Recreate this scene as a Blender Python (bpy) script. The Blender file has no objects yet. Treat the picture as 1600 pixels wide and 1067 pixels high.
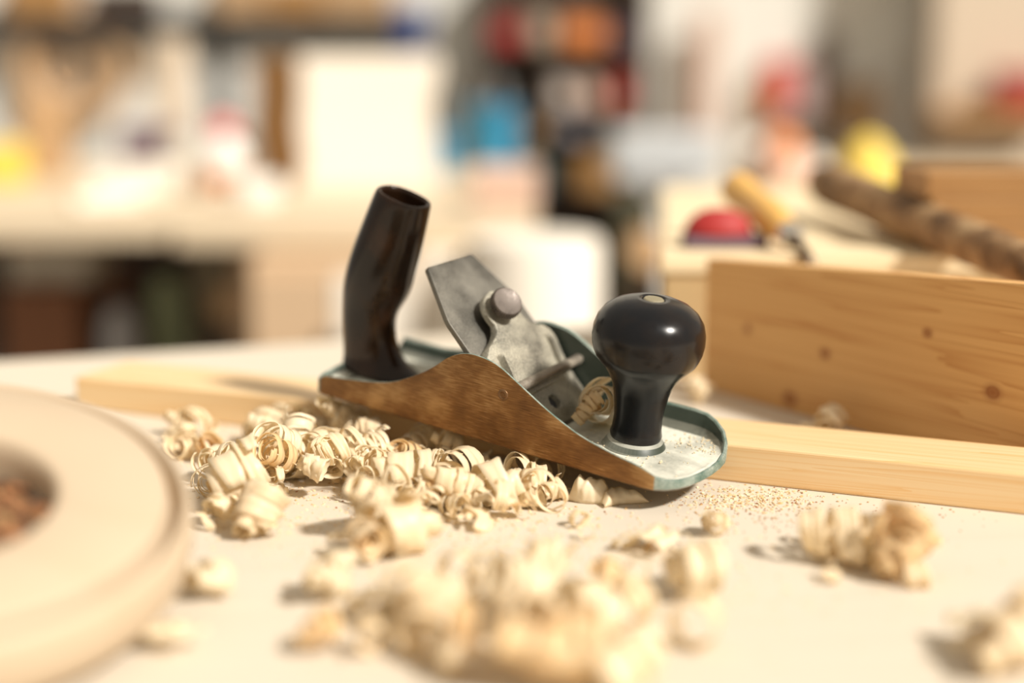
import bpy, bmesh, math, random
from mathutils import Vector, Matrix, noise
random.seed(7)
S = 0.001                       # everything below is measured in millimetres
sc = bpy.context.scene
col = sc.collection
V = Vector

# ------------------------------------------------------------------ camera maths (for placing measured things)
F = 2222.0
TP = (533.5 - 100.0) / F
P_ = math.atan(TP)
CP, SP = math.cos(P_), math.sin(P_)
CAMH = 500 * (SP + (770 - 533.5) / F * CP)
CAM = V((0, 0, CAMH))

def ray(px, py):
    xn = (px - 800) / F; yn = (py - 533.5) / F
    return V((xn, CP - yn * SP, -SP - yn * CP))
def onz(px, py, z=0.0):
    r = ray(px, py); return CAM + r * ((z - CAMH) / r.z)
def onp(px, py, P, n):
    r = ray(px, py); return CAM + r * ((P - CAM).dot(n) / r.dot(n))
def onY(px, py, Y):
    r = ray(px, py); return CAM + r * (Y / r.y)

# ------------------------------------------------------------------ object helpers
def tag(o, label=None, cat=None, group=None, kind=None):
    if label: o['label'] = label
    if cat: o['category'] = cat
    if group: o['group'] = group
    if kind: o['kind'] = kind
    return o

def link(name, me, mats, parent=None, smooth=True, matrix=None):
    o = bpy.data.objects.new(name, me); col.objects.link(o)
    if not isinstance(mats, (list, tuple)): mats = [mats]
    for m in mats: me.materials.append(m)
    if smooth:
        for p in me.polygons: p.use_smooth = True
    if parent: o.parent = parent
    if matrix is not None: o.matrix_local = matrix
    return o

def empty(name, loc=(0, 0, 0), rot=None):
    o = bpy.data.objects.new(name, None); col.objects.link(o)
    o.empty_display_size = 0.01
    if rot is not None:
        M = rot.to_4x4(); M.translation = V(loc) * S; o.matrix_world = M
    else:
        o.location = V(loc) * S
    return o

def mesh_from(vs, fs, name='mesh', mi=None):
    me = bpy.data.meshes.new(name)
    me.from_pydata([tuple(V(v) * S) for v in vs], [], fs)
    if mi: 
        for p, m in zip(me.polygons, mi): p.material_index = m
    me.update()
    bm = bmesh.new(); bm.from_mesh(me)
    bmesh.ops.recalc_face_normals(bm, faces=bm.faces); bm.to_mesh(me); bm.free()
    return me

def smooth_by_angle(o, deg=35):
    me = o.data
    bm = bmesh.new(); bm.from_mesh(me)
    for e in bm.edges:
        if len(e.link_faces) == 2 and e.calc_face_angle(0) > math.radians(deg): e.smooth = False
    for f in bm.faces: f.smooth = True
    bm.to_mesh(me); bm.free()
    return o

def bev(o, w=0.8, seg=2, ang=35):
    m = o.modifiers.new('bevel', 'BEVEL'); m.width = w * S; m.segments = seg
    m.limit_method = 'ANGLE'; m.angle_limit = math.radians(ang)
    return o

def box_me(sx, sy, sz, z0=0.0, cx=0, cy=0):
    vs = [(cx + x * sx / 2, cy + y * sy / 2, z0 + z * sz) for x in (-1, 1) for y in (-1, 1) for z in (0, 1)]
    fs = [(0, 1, 3, 2), (4, 6, 7, 5), (0, 4, 5, 1), (2, 3, 7, 6), (0, 2, 6, 4), (1, 5, 7, 3)]
    return mesh_from(vs, fs)

def box(name, size, loc, mat, parent=None, rz=0, bevel=1.0, z0=0.0):
    o = link(name, box_me(size[0], size[1], size[2], z0), mat, parent, smooth=False)
    o.location = V(loc) * S; o.rotation_euler.z = rz
    if bevel: bev(o, bevel)
    return o

def prism(name, poly, z0, z1, mat, parent=None, bevel=0.0):
    """horizontal polygon extruded upwards; z1 may be a list of heights"""
    n = len(poly)
    h1 = z1 if isinstance(z1, (list, tuple)) else [z1] * n
    vs = [(x, y, z0) for x, y in poly] + [(p[0], p[1], h) for p, h in zip(poly, h1)]
    fs = [tuple(range(n))[::-1], tuple(range(n, 2 * n))] + [(i, (i + 1) % n, n + (i + 1) % n, n + i) for i in range(n)]
    o = link(name, mesh_from(vs, fs), mat, parent, smooth=False)
    if bevel: bev(o, bevel)
    return o

def lathe_me(prof, n=48, sx=1.0, sy=1.0, closed=False):
    vs = []; fs = []
    for r, z in prof:
        for k in range(n):
            a = 2 * math.pi * k / n
            vs.append((max(r, 0.001) * math.cos(a) * sx, max(r, 0.001) * math.sin(a) * sy, z))
    m = len(prof)
    for i in range(m - 1 if not closed else m):
        j = (i + 1) % m
        for k in range(n):
            l = (k + 1) % n
            fs.append((i * n + k, i * n + l, j * n + l, j * n + k))
    if not closed:
        if prof[0][0] > 0.01: fs.append(tuple(range(n))[::-1])
        if prof[-1][0] > 0.01: fs.append(tuple((m - 1) * n + k for k in range(n)))
    return mesh_from(vs, fs)

def lathe(name, prof, mat, parent=None, loc=(0, 0, 0), n=48, rot=None, ang=40, sx=1, sy=1, closed=False):
    o = link(name, lathe_me(prof, n, sx, sy, closed), mat, parent)
    smooth_by_angle(o, ang)
    M = (rot.to_4x4() if rot is not None else Matrix.Identity(4)); M.translation = V(loc) * S
    o.matrix_local = M
    return o

def frame_to(zdir, xhint=V((1, 0, 0))):
    z = V(zdir).normalized(); x = (xhint - z * xhint.dot(z)).normalized(); y = z.cross(x)
    return Matrix((x, y, z)).transposed()

# ------------------------------------------------------------------ materials
def new_mat(name):
    m = bpy.data.materials.new(name); m.use_nodes = True
    nt = m.node_tree; b = nt.nodes['Principled BSDF']
    return m, nt, b
def plain(name, c, rough=0.6, metal=0.0, spec=None):
    m, nt, b = new_mat(name)
    N = nt.nodes; L = nt.links
    tc = N.new('ShaderNodeTexCoord'); nz = N.new('ShaderNodeTexNoise'); nz.inputs['Scale'].default_value = 35
    nz.inputs['Detail'].default_value = 3
    mp = N.new('ShaderNodeMix'); mp.data_type = 'RGBA'
    mp.inputs[6].default_value = (c[0] * .9, c[1] * .9, c[2] * .9, 1); mp.inputs[7].default_value = (min(c[0] * 1.08, 1), min(c[1] * 1.08, 1), min(c[2] * 1.08, 1), 1)
    L.new(tc.outputs['Object'], nz.inputs['Vector']); L.new(nz.outputs['Fac'], mp.inputs[0]); L.new(mp.outputs[2], b.inputs['Base Color'])
    b.inputs['Roughness'].default_value = rough; b.inputs['Metallic'].default_value = metal
    if spec is not None: b.inputs['Specular IOR Level'].default_value = spec
    return m
def ramp(nt, stops):
    r = nt.nodes.new('ShaderNodeValToRGB'); cr = r.color_ramp
    while len(cr.elements) < len(stops): cr.elements.new(0.5)
    for e, (p, c) in zip(cr.elements, stops):
        e.position = p; e.color = (c[0], c[1], c[2], 1)
    return r
def math_n(nt, op, a, b=None, clamp=False):
    n = nt.nodes.new('ShaderNodeMath'); n.operation = op; n.use_clamp = clamp
    for i, v in enumerate((a, b)):
        if v is None: continue
        if hasattr(v, 'is_linked') or hasattr(v, 'links'): nt.links.new(v, n.inputs[i])
        else: n.inputs[i].default_value = v
    return n.outputs[0]

def wood(name, light, dark, along=(1.2, 30, 30), rough=0.55, knots=(), contrast=1.0, ring=None, rot=(0, 0, 0)):
    """straight-grained softwood; grain runs along local X. knots = (x, z, radius) in mm on a face seen along local Y"""
    m, nt, b = new_mat(name); N = nt.nodes; L = nt.links
    tc = N.new('ShaderNodeTexCoord'); mp = N.new('ShaderNodeMapping')
    mp.inputs['Scale'].default_value = along; mp.inputs['Rotation'].default_value = rot
    L.new(tc.outputs['Object'], mp.inputs['Vector'])
    nz = N.new('ShaderNodeTexNoise'); nz.inputs['Scale'].default_value = 5; nz.inputs['Detail'].default_value = 5; nz.inputs['Roughness'].default_value = .6
    nz.inputs['Distortion'].default_value = .25
    L.new(mp.outputs[0], nz.inputs['Vector'])
    # growth rings as stretched bands
    mp2 = N.new('ShaderNodeMapping'); a2 = ring or (3, 60, 190)
    mp2.inputs['Scale'].default_value = a2; mp2.inputs['Rotation'].default_value = rot
    L.new(tc.outputs['Object'], mp2.inputs['Vector'])
    n2 = N.new('ShaderNodeTexNoise'); n2.inputs['Scale'].default_value = 1.0; n2.inputs['Detail'].default_value = 1.5
    L.new(mp2.outputs[0], n2.inputs['Vector'])
    saw = math_n(nt, 'FRACT', math_n(nt, 'MULTIPLY', n2.outputs['Fac'], 9.0))
    band = math_n(nt, 'POWER', saw, 3.0)
    f = math_n(nt, 'ADD', math_n(nt, 'MULTIPLY', band, 0.55 * contrast), math_n(nt, 'MULTIPLY', math_n(nt, 'SUBTRACT', nz.outputs['Fac'], .35), 0.9 * contrast), True)
    mx = N.new('ShaderNodeMix'); mx.data_type = 'RGBA'; L.new(f, mx.inputs[0])
    mx.inputs[6].default_value = (*light, 1); mx.inputs[7].default_value = (*dark, 1)
    out = mx.outputs[2]
    if knots:
        sep = N.new('ShaderNodeSeparateXYZ'); L.new(tc.outputs['Object'], sep.inputs[0])
        for kx, kz, kr in knots:
            dx = math_n(nt, 'MULTIPLY', math_n(nt, 'SUBTRACT', sep.outputs[0], kx * S), .8)
            dz = math_n(nt, 'SUBTRACT', sep.outputs[2], kz * S)
            d = math_n(nt, 'SQRT', math_n(nt, 'ADD', math_n(nt, 'MULTIPLY', dx, dx), math_n(nt, 'MULTIPLY', dz, dz)))
            k = math_n(nt, 'DIVIDE', d, kr * S)
            rr = ramp(nt, [(0, (.9, .9, .9)), (.35, (.75, .75, .75)), (.45, (1, 1, 1)), (.6, (.35, .35, .35)), (1.0, (0, 0, 0))])
            L.new(math_n(nt, 'MULTIPLY', k, .5, True), rr.inputs[0])
            mk = N.new('ShaderNodeMix'); mk.data_type = 'RGBA'; L.new(math_n(nt, 'MULTIPLY', rr.outputs[0], .85), mk.inputs[0]); L.new(out, mk.inputs[6])
            mk.inputs[7].default_value = (.26, .075, .018, 1); out = mk.outputs[2]
    L.new(out, b.inputs['Base Color']); b.inputs['Roughness'].default_value = rough
    b.inputs['Specular IOR Level'].default_value = .3
    bp = N.new('ShaderNodeBump'); bp.inputs['Strength'].default_value = .12; bp.inputs['Distance'].default_value = .0004
    L.new(nz.outputs['Fac'], bp.inputs['Height']); L.new(bp.outputs[0], b.inputs['Normal'])
    return m

M_table = wood('pale_table_wood', (.675, .60, .49), (.625, .54, .425), along=(2, 9, 9), contrast=.5, ring=(2, 12, 12), rough=.6)
M_stick = wood('planed_pine', (.80, .60, .35), (.72, .42, .16), along=(1, 40, 40), ring=(4, 80, 190), rough=.45)
M_far_bench = wood('bench_wood', (.64, .53, .38), (.55, .43, .28), rough=.6)
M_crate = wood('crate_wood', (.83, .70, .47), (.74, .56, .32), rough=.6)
M_dark_plank = wood('stained_plank', (.40, .22, .08), (.22, .10, .035), along=(1.5, 40, 60), ring=(3, 60, 150), contrast=1.2)
M_ring = wood('turned_wood', (.56, .445, .315), (.51, .385, .25), along=(6, 6, 3), contrast=.5, ring=(6, 6, 6), rough=.5)
M_block = wood('plywood_block', (.88, .82, .72), (.84, .76, .62), contrast=.6)
M_brown_and_shade = plain('brown_ply_and_shade', (.42, .22, .07), .7)  # brown wood and card; also the painted shade on the pale block
M_cabinet = wood('cabinet_plywood', (.62, .45, .29), (.56, .38, .23), contrast=.6)
M_white_p = plain('white_plastic', (.80, .79, .74), .4)
M_wall = plain('wall_paint', (.80, .78, .71), .9)
M_wall_r = plain('wall_paint_beige', (.66, .55, .42), .9)
M_floor = plain('workshop_floor', (.22, .18, .14), .8)
M_black = plain('black_steel_and_shade', (.02, .02, .022), .5)
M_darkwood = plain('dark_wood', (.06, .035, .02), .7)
M_blue = plain('blue_plastic', (.03, .28, .50), .45)
M_navy = plain('navy_plastic', (.03, .06, .2), .5)
M_red = plain('red_plastic', (.62, .06, .045), .45)
M_deepred = plain('deep_red', (.36, .02, .02), .5)
M_orange = plain('orange_plastic', (.75, .24, .06), .5)
M_yellow = plain('yellow_plastic', (.85, .62, .10), .5)
M_tan = plain('tan_card', (.52, .33, .17), .8)
M_pink = plain('pinkish_board', (.66, .46, .36), .8)
M_greyblue = plain('greyblue_plastic', (.55, .58, .60), .6)
M_green = plain('olive_green', (.16, .20, .09), .7)
M_grey = plain('grey_plastic', (.35, .34, .32), .6)
M_purple = plain('purple_grey', (.14, .09, .12), .6)

def dusty(name, base, dust, amount=.5, rough=.4, metal=0.0, up=True, scale=90, bump=.25, finescale=1400, finew=.35, cover=.75):
    """painted or cast metal with a settled film of dust on what faces up"""
    m, nt, b = new_mat(name); N = nt.nodes; L = nt.links
    tc = N.new('ShaderNodeTexCoord')
    nz = N.new('ShaderNodeTexNoise'); nz.inputs['Scale'].default_value = scale; nz.inputs['Detail'].default_value = 6
    L.new(tc.outputs['Object'], nz.inputs['Vector'])
    nf = N.new('ShaderNodeTexNoise'); nf.inputs['Scale'].default_value = finescale; nf.inputs['Detail'].default_value = 3
    L.new(tc.outputs['Object'], nf.inputs['Vector'])
    r = ramp(nt, [(.5 - amount * .35, (0, 0, 0)), (.5 + .25, (1, 1, 1))]); L.new(nz.outputs['Fac'], r.inputs[0])
    f = r.outputs[0]
    fine = ramp(nt, [(.42, (0, 0, 0)), (.62, (1, 1, 1))]); L.new(nf.outputs['Fac'], fine.inputs[0])
    f = math_n(nt, 'ADD', math_n(nt, 'MULTIPLY', f, cover), math_n(nt, 'MULTIPLY', fine.outputs[0], finew * amount), True)
    if up:
        ge = N.new('ShaderNodeNewGeometry'); sp = N.new('ShaderNodeSeparateXYZ'); L.new(ge.outputs['True Normal'], sp.inputs[0])
        u = ramp(nt, [(.35, (.05, .05, .05)), (.85, (1, 1, 1))]); L.new(sp.outputs[2], u.inputs[0])
        f = math_n(nt, 'MULTIPLY', f, u.outputs[0])
    mx = N.new('ShaderNodeMix'); mx.data_type = 'RGBA'; L.new(f, mx.inputs[0])
    mx.inputs[6].default_value = (*base, 1); mx.inputs[7].default_value = (*dust, 1)
    L.new(mx.outputs[2], b.inputs['Base Color'])
    b.inputs['Metallic'].default_value = 0
    if metal: 
        L.new(math_n(nt, 'MULTIPLY', math_n(nt, 'SUBTRACT', 1.0, f), metal), b.inputs['Metallic'])
    L.new(math_n(nt, 'ADD', math_n(nt, 'MULTIPLY', f, .4), rough, True), b.inputs['Roughness'])
    bp = N.new('ShaderNodeBump'); bp.inputs['Strength'].default_value = bump; bp.inputs['Distance'].default_value = .0003
    L.new(nf.outputs['Fac'], bp.inputs['Height']); L.new(bp.outputs[0], b.inputs['Normal'])
    return m

M_gpaint = dusty('green_enamel_dusty', (.013, .026, .017), (.70, .685, .58), amount=1.45, rough=.4, scale=55, bump=.05, finescale=500, finew=.08, cover=1.22)
M_rim = dusty('worn_green_rim', (.045, .11, .085), (.40, .43, .37), amount=.6, rough=.4, scale=160, up=False, bump=.08)
M_iron = dusty('worn_steel_blade', (.105, .10, .088), (.21, .195, .16), amount=.5, rough=.34, metal=.8, scale=70, up=False, bump=.08)
M_cap = dusty('cast_lever_metal', (.15, .145, .125), (.46, .425, .33), amount=.75, rough=.38, metal=.8, scale=90, up=False, bump=.2)
M_rod = dusty('dull_steel_rod', (.20, .17, .14), (.38, .34, .27), amount=.5, rough=.4, metal=.8, scale=200, up=False)
M_screw = dusty('bronzed_screw_steel', (.10, .082, .072), (.17, .14, .115), amount=.4, rough=.38, metal=.75, scale=200, up=False, bump=.05)
M_sole = plain('sole_steel', (.3, .28, .25), .35, .9)

def cheek_mat():
    m, nt, b = new_mat('scratched_brown_cheek'); N = nt.nodes; L = nt.links
    tc = N.new('ShaderNodeTexCoord')
    def streak(rotdeg, sc_, s2):
        mp = N.new('ShaderNodeMapping'); mp.inputs['Rotation'].default_value = (0, math.radians(rotdeg), 0); mp.inputs['Scale'].default_value = sc_
        L.new(tc.outputs['Object'], mp.inputs['Vector'])
        n = N.new('ShaderNodeTexNoise'); n.inputs['Scale'].default_value = s2; n.inputs['Detail'].default_value = 4
        L.new(mp.outputs[0], n.inputs['Vector']); return n.outputs['Fac']
    a = streak(35, (1, 1, 14), 190); c = streak(-50, (1, 1, 16), 150); d = streak(0, (1, 1, 1), 60)
    f = math_n(nt, 'ADD', math_n(nt, 'ADD', math_n(nt, 'MULTIPLY', a, .35), math_n(nt, 'MULTIPLY', c, .25)), math_n(nt, 'MULTIPLY', d, .6))
    r = ramp(nt, [(.44, (.105, .047, .016)), (.6, (.235, .115, .038)), (.76, (.48, .29, .12))]); L.new(f, r.inputs[0])
    L.new(r.outputs[0], b.inputs['Base Color'])
    b.inputs['Metallic'].default_value = .6
    L.new(math_n(nt, 'ADD', math_n(nt, 'MULTIPLY', a, .3), .28), b.inputs['Roughness'])
    bp = N.new('ShaderNodeBump'); bp.inputs['Strength'].default_value = .2; bp.inputs['Distance'].default_value = .00015
    L.new(a, bp.inputs['Height']); L.new(bp.outputs[0], b.inputs['Normal'])
    return m
M_cheek = cheek_mat()

def gloss_black(name, c, brown, rough=.14):
    m, nt, b = new_mat(name); N = nt.nodes; L = nt.links
    tc = N.new('ShaderNodeTexCoord'); n = N.new('ShaderNodeTexNoise'); n.inputs['Scale'].default_value = 55; n.inputs['Detail'].default_value = 5
    L.new(tc.outputs['Object'], n.inputs['Vector'])
    r = ramp(nt, [(.45, c), (.75, brown)]); L.new(n.outputs['Fac'], r.inputs[0]); L.new(r.outputs[0], b.inputs['Base Color'])
    n2 = N.new('ShaderNodeTexNoise'); n2.inputs['Scale'].default_value = 400; L.new(tc.outputs['Object'], n2.inputs['Vector'])
    L.new(math_n(nt, 'ADD', math_n(nt, 'MULTIPLY', n2.outputs['Fac'], .14), rough), b.inputs['Roughness'])
    b.inputs['Specular IOR Level'].default_value = .32
    return m
M_handle = gloss_black('worn_black_handle', (.009, .005, .003), (.04, .017, .007), .1)
M_knob = gloss_black('black_knob_lacquer', (.006, .0065, .008), (.02, .013, .009), .15)

def shaving_mat(name, light, dark, trans=.45):
    m, nt, b = new_mat(name); N = nt.nodes; L = nt.links
    uv = N.new('ShaderNodeUVMap'); mp = N.new('ShaderNodeMapping'); mp.inputs['Scale'].default_value = (1.0, 14, 1)
    L.new(uv.outputs[0], mp.inputs['Vector'])
    n = N.new('ShaderNodeTexNoise'); n.inputs['Scale'].default_value = 1.0; n.inputs['Detail'].default_value = 3
    L.new(mp.outputs[0], n.inputs['Vector'])
    oi = N.new('ShaderNodeObjectInfo')
    f = math_n(nt, 'ADD', math_n(nt, 'MULTIPLY', math_n(nt, 'SUBTRACT', n.outputs['Fac'], .3), 1.2), math_n(nt, 'MULTIPLY', math_n(nt, 'SUBTRACT', oi.outputs['Random'], .5), .4), True)
    mx = N.new('ShaderNodeMix'); mx.data_type = 'RGBA'; L.new(f, mx.inputs[0]); mx.inputs[6].default_value = (*light, 1); mx.inputs[7].default_value = (*dark, 1)
    L.new(mx.outputs[2], b.inputs['Base Color']); b.inputs['Roughness'].default_value = .38; b.inputs['Specular IOR Level'].default_value = .5
    tr = N.new('ShaderNodeBsdfTranslucent'); L.new(mx.outputs[2], tr.inputs['Color'])
    ms = N.new('ShaderNodeMixShader'); ms.inputs[0].default_value = trans
    L.new(b.outputs[0], ms.inputs[1]); L.new(tr.outputs[0], ms.inputs[2]); L.new(ms.outputs[0], N['Material Output'].inputs['Surface'])
    return m
M_shav = shaving_mat('pine_shaving', (.99, .90, .71), (.97, .79, .50), .46)
M_shav2 = shaving_mat('amber_shaving', (.96, .80, .52), (.86, .60, .28), .5)
M_hoop = plain('hoop_wood', (.60, .38, .20), .6)
M_dust = plain('sawdust_grain', (.80, .64, .42), .9)
M_dust_d = plain('dark_sawdust', (.36, .15, .06), .9)
M_mulch = plain('bark_chips', (.20, .09, .035), .8)
M_mulch2 = plain('light_chips', (.50, .30, .13), .8)

# ------------------------------------------------------------------ the room and its setting
WALL_Y = 3000
def struct(o): o['kind'] = 'structure'; return o
struct(box('floor', (6000, 6000, 20), (0, 1500, -900), M_floor, bevel=0, z0=-20))
struct(box('wall_back', (4200, 60, 2500), (-500, WALL_Y + 30, -900), M_wall, bevel=0))
wr = onY(1425, 100, WALL_Y).x
struct(box('wall_right', (1600, 60, 2500), (wr + 800, WALL_Y - 140, -900), M_wall_r, bevel=0))

# the work table
T0 = onz(0, 563.5); T1 = onz(500, 534)
td = (T1 - T0).normalized()
pA = T0 - td * 700; pB = T0 + td * 1100
tbl = empty('workbench', (0, 450, -900))
tag(tbl, 'pale wooden workbench top in front, covered with shavings and carrying the hand plane', 'workbench')
top = prism('worktop', [(pA.x, pA.y), (-900, -120), (900, -120), (pB.x, pB.y)], -32, 0, M_table, bevel=1.5)
top.parent = tbl; top.location = -V((0, 450, -900)) * S
for lx, ly in ((-520, 20), (560, 20), (-560, 480), (560, 700)):
    lg = box('leg', (70, 70, 866), (lx, ly - 450, 0), M_far_bench, tbl)

# adjoining bench behind right
ab = empty('side_bench', (500, 1450, -900))
tag(ab, 'low wooden bench behind the crate at right, carrying the cups and yellow cap', 'workbench')
o = prism('worktop', [(112, 905), (960, 1165), (1100, 2200), (330, 2200)], -30, -1, M_far_bench, bevel=1.5); o.parent = ab; o.location = -V((500, 1450, -900)) * S
for lx, ly in ((-330, -470), (400, -220), (-120, 690), (480, 690)):
    box('leg', (60, 60, 868), (lx, ly, 0), M_far_bench, ab)

# ------------------------------------------------------------------ pine batten (the stick under the plane)
H = 14.0
q0 = onz(365, 665); q1 = onz(1600, 804.7)
bd = (q1 - q0); bd.z = 0; bd.normalize(); bn = V((-bd.y, bd.x, 0))
def batten_at_px(px):
    # point of the front bottom line seen at picture column px
    best = min((q0 + bd * s for s in range(-200, 600)), key=lambda P: abs(800 + F * P.x / (P.y * CP + CAMH * SP) - px))
    return best
bl = batten_at_px(119); 
L_b = (q1 - bl).length + 170
o = link('pine_batten', mesh_from([(x, y, z) for x in (0, L_b) for y in (0, 37) for z in (0, H)],
        [(0, 1, 3, 2), (4, 6, 7, 5), (0, 4, 5, 1), (2, 3, 7, 6), (0, 2, 6, 4), (1, 5, 7, 3)]), M_stick, smooth=False)
o.matrix_world = Matrix.Translation(V((bl.x, bl.y, 0)) * S) @ Matrix((bd, bn, V((0, 0, 1)))).transposed().to_4x4()
bev(o, .9)
tag(o, 'long planed pine batten lying on the workbench under the hand plane', 'batten')

# ------------------------------------------------------------------ the knotty board on edge
bu = V((.562, -.827, 0)).normalized(); bnn = V((bu.y, -bu.x, 0))      # bnn faces the camera side
BP = V((88, 647, 0))
def on_board(px, py):
    P = onp(px, py, BP, bnn); return (P - BP).dot(bu), P.z
s0, zl = on_board(1104, 404); s1, zr = on_board(1600, 443.5)
kn = [on_board(x, y) + (r,) for x, y, r in ((1289, 552, 1.9), (1234, 623, 2.7), (1449, 520, 1.5), (1551, 613, 2.3), (1168, 514, 1.6))]
M_board = wood('knotty_pine', (.74, .44, .175), (.50, .22, .06), along=(1.2, 30, 45), ring=(3.0, 30, 120), knots=kn, contrast=1.0)
sE = 183
zE = zl + (zr - zl) * (sE - s0) / (s1 - s0)
bm_v = []
for s_, zt_ in ((s0, zl), (sE, zE)):
    for t_ in (0, -8):
        for z_ in (0, zt_): bm_v.append((s_, t_, z_))
o = link('knotty_board', mesh_from(bm_v, [(0, 1, 3, 2), (4, 6, 7, 5), (0, 4, 5, 1), (2, 3, 7, 6), (0, 2, 6, 4), (1, 5, 7, 3)]), M_board, smooth=False)
o.matrix_world = Matrix.Translation(BP * S) @ Matrix((bu, bnn, V((0, 0, 1)))).transposed().to_4x4()
bev(o, .7)
tag(o, 'knotty pine board standing on edge behind the batten, right of the hand plane', 'board')

# crate behind it
cz = 60
M_cr = [(70, 664), (262, 664), (330, 1045), (111, 1045)]
cr = empty('wooden_crate', (200, 850, 0))
tag(cr, 'pale wooden crate with a sunlit lid behind the knotty board', 'crate')
c2 = [(x - 200, y - 850) for x, y in M_cr]
prism('crate_body', [(c2[0][0] + 2, c2[0][1] + 2), (c2[1][0] - 2, c2[1][1] + 2), (c2[2][0] - 2, c2[2][1] - 2), (c2[3][0] + 2, c2[3][1] - 2)], 0, cz - 9, wood('crate_side_shade_wood', (.50, .36, .19), (.42, .28, .13)), cr, bevel=.8)  # sides get a darker copy of the lid wood, shade put into the colour
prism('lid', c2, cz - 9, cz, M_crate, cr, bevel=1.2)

# stained planks on the crate
p0 = onz(1462, 399, cz); 
z = cz
for i, (h_, dx) in enumerate(((13, 0), (12, 2), (12.5, -1))):
    o = box('stained_plank', (100, 60, h_), (p0.x + 50 + dx, 705 + i * 1.5, z), M_dark_plank, bevel=.8); z += h_
    tag(o, ['brown stained plank on the crate lid at right, lowest of the stack', 'brown stained plank in the middle of the stack on the crate',
            'brown stained plank topmost on the stack at the right edge'][i], 'plank', 'stained planks stacked on the crate')

# ------------------------------------------------------------------ chisel
def tube_me(path, radii, n=24, cap=True, rough=0.0, seed=0, squash=1.0):
    vs = []; fs = []
    for i, P in enumerate(path):
        a = path[max(i - 1, 0)]; b = path[min(i + 1, len(path) - 1)]
        R = frame_to(V(b) - V(a), V((0.3, 0.2, 1)))
        for k in range(n):
            t = 2 * math.pi * k / n
            d = R @ V((math.cos(t) * squash, math.sin(t), 0))
            r = radii[i]
            if rough: r *= 1 + rough * noise.noise(V((math.cos(t) * 1.3 + seed, math.sin(t) * 1.3, i * .22))) + rough * .5 * noise.noise(V((math.cos(t) * 4, math.sin(t) * 4 + seed, i * .6)))
            vs.append(V(P) + d * r)
    m = len(path)
    for i in range(m - 1):
        for k in range(n):
            l = (k + 1) % n; fs.append((i * n + k, i * n + l, (i + 1) * n + l, (i + 1) * n + k))
    if cap:
        fs.append(tuple(range(n))[::-1]); fs.append(tuple((m - 1) * n + k for k in range(n)))
    return mesh_from(vs, fs)
def lerp(a, b, t): return a + (b - a) * t

ferr = onY(1232, 364, 676); tip_h = onY(1146, 290, 735)
cdir = (ferr - tip_h).normalized()
ch = empty('chisel', ferr)
tag(ch, 'chisel with a yellow wooden handle and steel ferrule leaning on the crate', 'chisel')
hl = (ferr - tip_h).length
prof = [(0, 4.5), (1.5, 6.3), (5, 7.4), (14, 7.6), (28, 6.8), (42, 6.6), (56, 7.4), (70, 7.0), (82, 5.6), (90, 5.0)]
path = [(-cdir) * (hl * (1 - a / 90)) for a, r in prof]
o = link('handle', tube_me(path, [r * 1.22 for a, r in prof]), plain('yellow_handle', (.72, .42, .12), .3), ch); 
o = link('ferrule', tube_me([-cdir * 3, -cdir * 1, cdir * 5, cdir * 7], [5.9, 6.2, 6.0, 5.2]), plain('ferrule_steel', (.75, .74, .7), .18, 1), ch)
smooth_by_angle(o)
e1 = onY(1262, 402, 660) - ferr
o = link('shank', tube_me([cdir * 6, lerp(cdir * 6, e1, .4), e1, e1 + (e1 - cdir * 6) * .55 + V((0, 0, -6))], [3.4, 2.4, 2.6, 3.4], n=12), plain('shank_steel', (.14, .10, .07), .35, .9), ch)

# rough branch handle
b0 = onY(1286, 284, 830); b1 = onY(1625, 424, 575)
pts = [lerp(b0, b1, t / 24) for t in range(25)]
rad = [10.5, 12.6] + [13.2 - 4.2 * t / 24 for t in range(2, 25)]
mb, nt, b = new_mat('bark'); N = nt.nodes; L = nt.links
tc = N.new('ShaderNodeTexCoord'); n1 = N.new('ShaderNodeTexNoise'); n1.inputs['Scale'].default_value = 38; n1.inputs['Detail'].default_value = 8; n1.inputs['Roughness'].default_value = .7
L.new(tc.outputs['Object'], n1.inputs['Vector'])
r = ramp(nt, [(.34, (.03, .014, .006)), (.43, (.17, .09, .035)), (.53, (.33, .19, .085)), (.66, (.58, .42, .23))]); L.new(n1.outputs['Fac'], r.inputs[0]); L.new(r.outputs[0], b.inputs['Base Color'])
b.inputs['Roughness'].default_value = .75
bp = N.new('ShaderNodeBump'); bp.inputs['Strength'].default_value = .7; bp.inputs['Distance'].default_value = .002; L.new(n1.outputs['Fac'], bp.inputs['Height']); L.new(bp.outputs[0], b.inputs['Normal'])
o = link('rough_stick', tube_me([P - b0 for P in pts], rad, n=32, rough=.07, seed=3), mb); o.location = b0 * S
tag(o, 'thick rough stick with brown and black bark lying across the crate at right', 'stick')

# red sanding block on crate
rp = onz(1129, 389, cz)
rb = empty('sanding_block', (rp.x, rp.y + 9, cz)); tag(rb, 'red domed block with a dark base on the crate beside the chisel', 'block')
box('base', (40, 22, 6), (2, 0, 0), M_purple, rb, bevel=1)
o = link('pad', lathe_me([(17, 6), (17, 8), (15, 12.5), (11, 16.4), (6, 18.5), (0, 19)], 32, 1, .62), plain('pad_red', (.38, .022, .02), .6), rb); o.location.x = -.001

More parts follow.
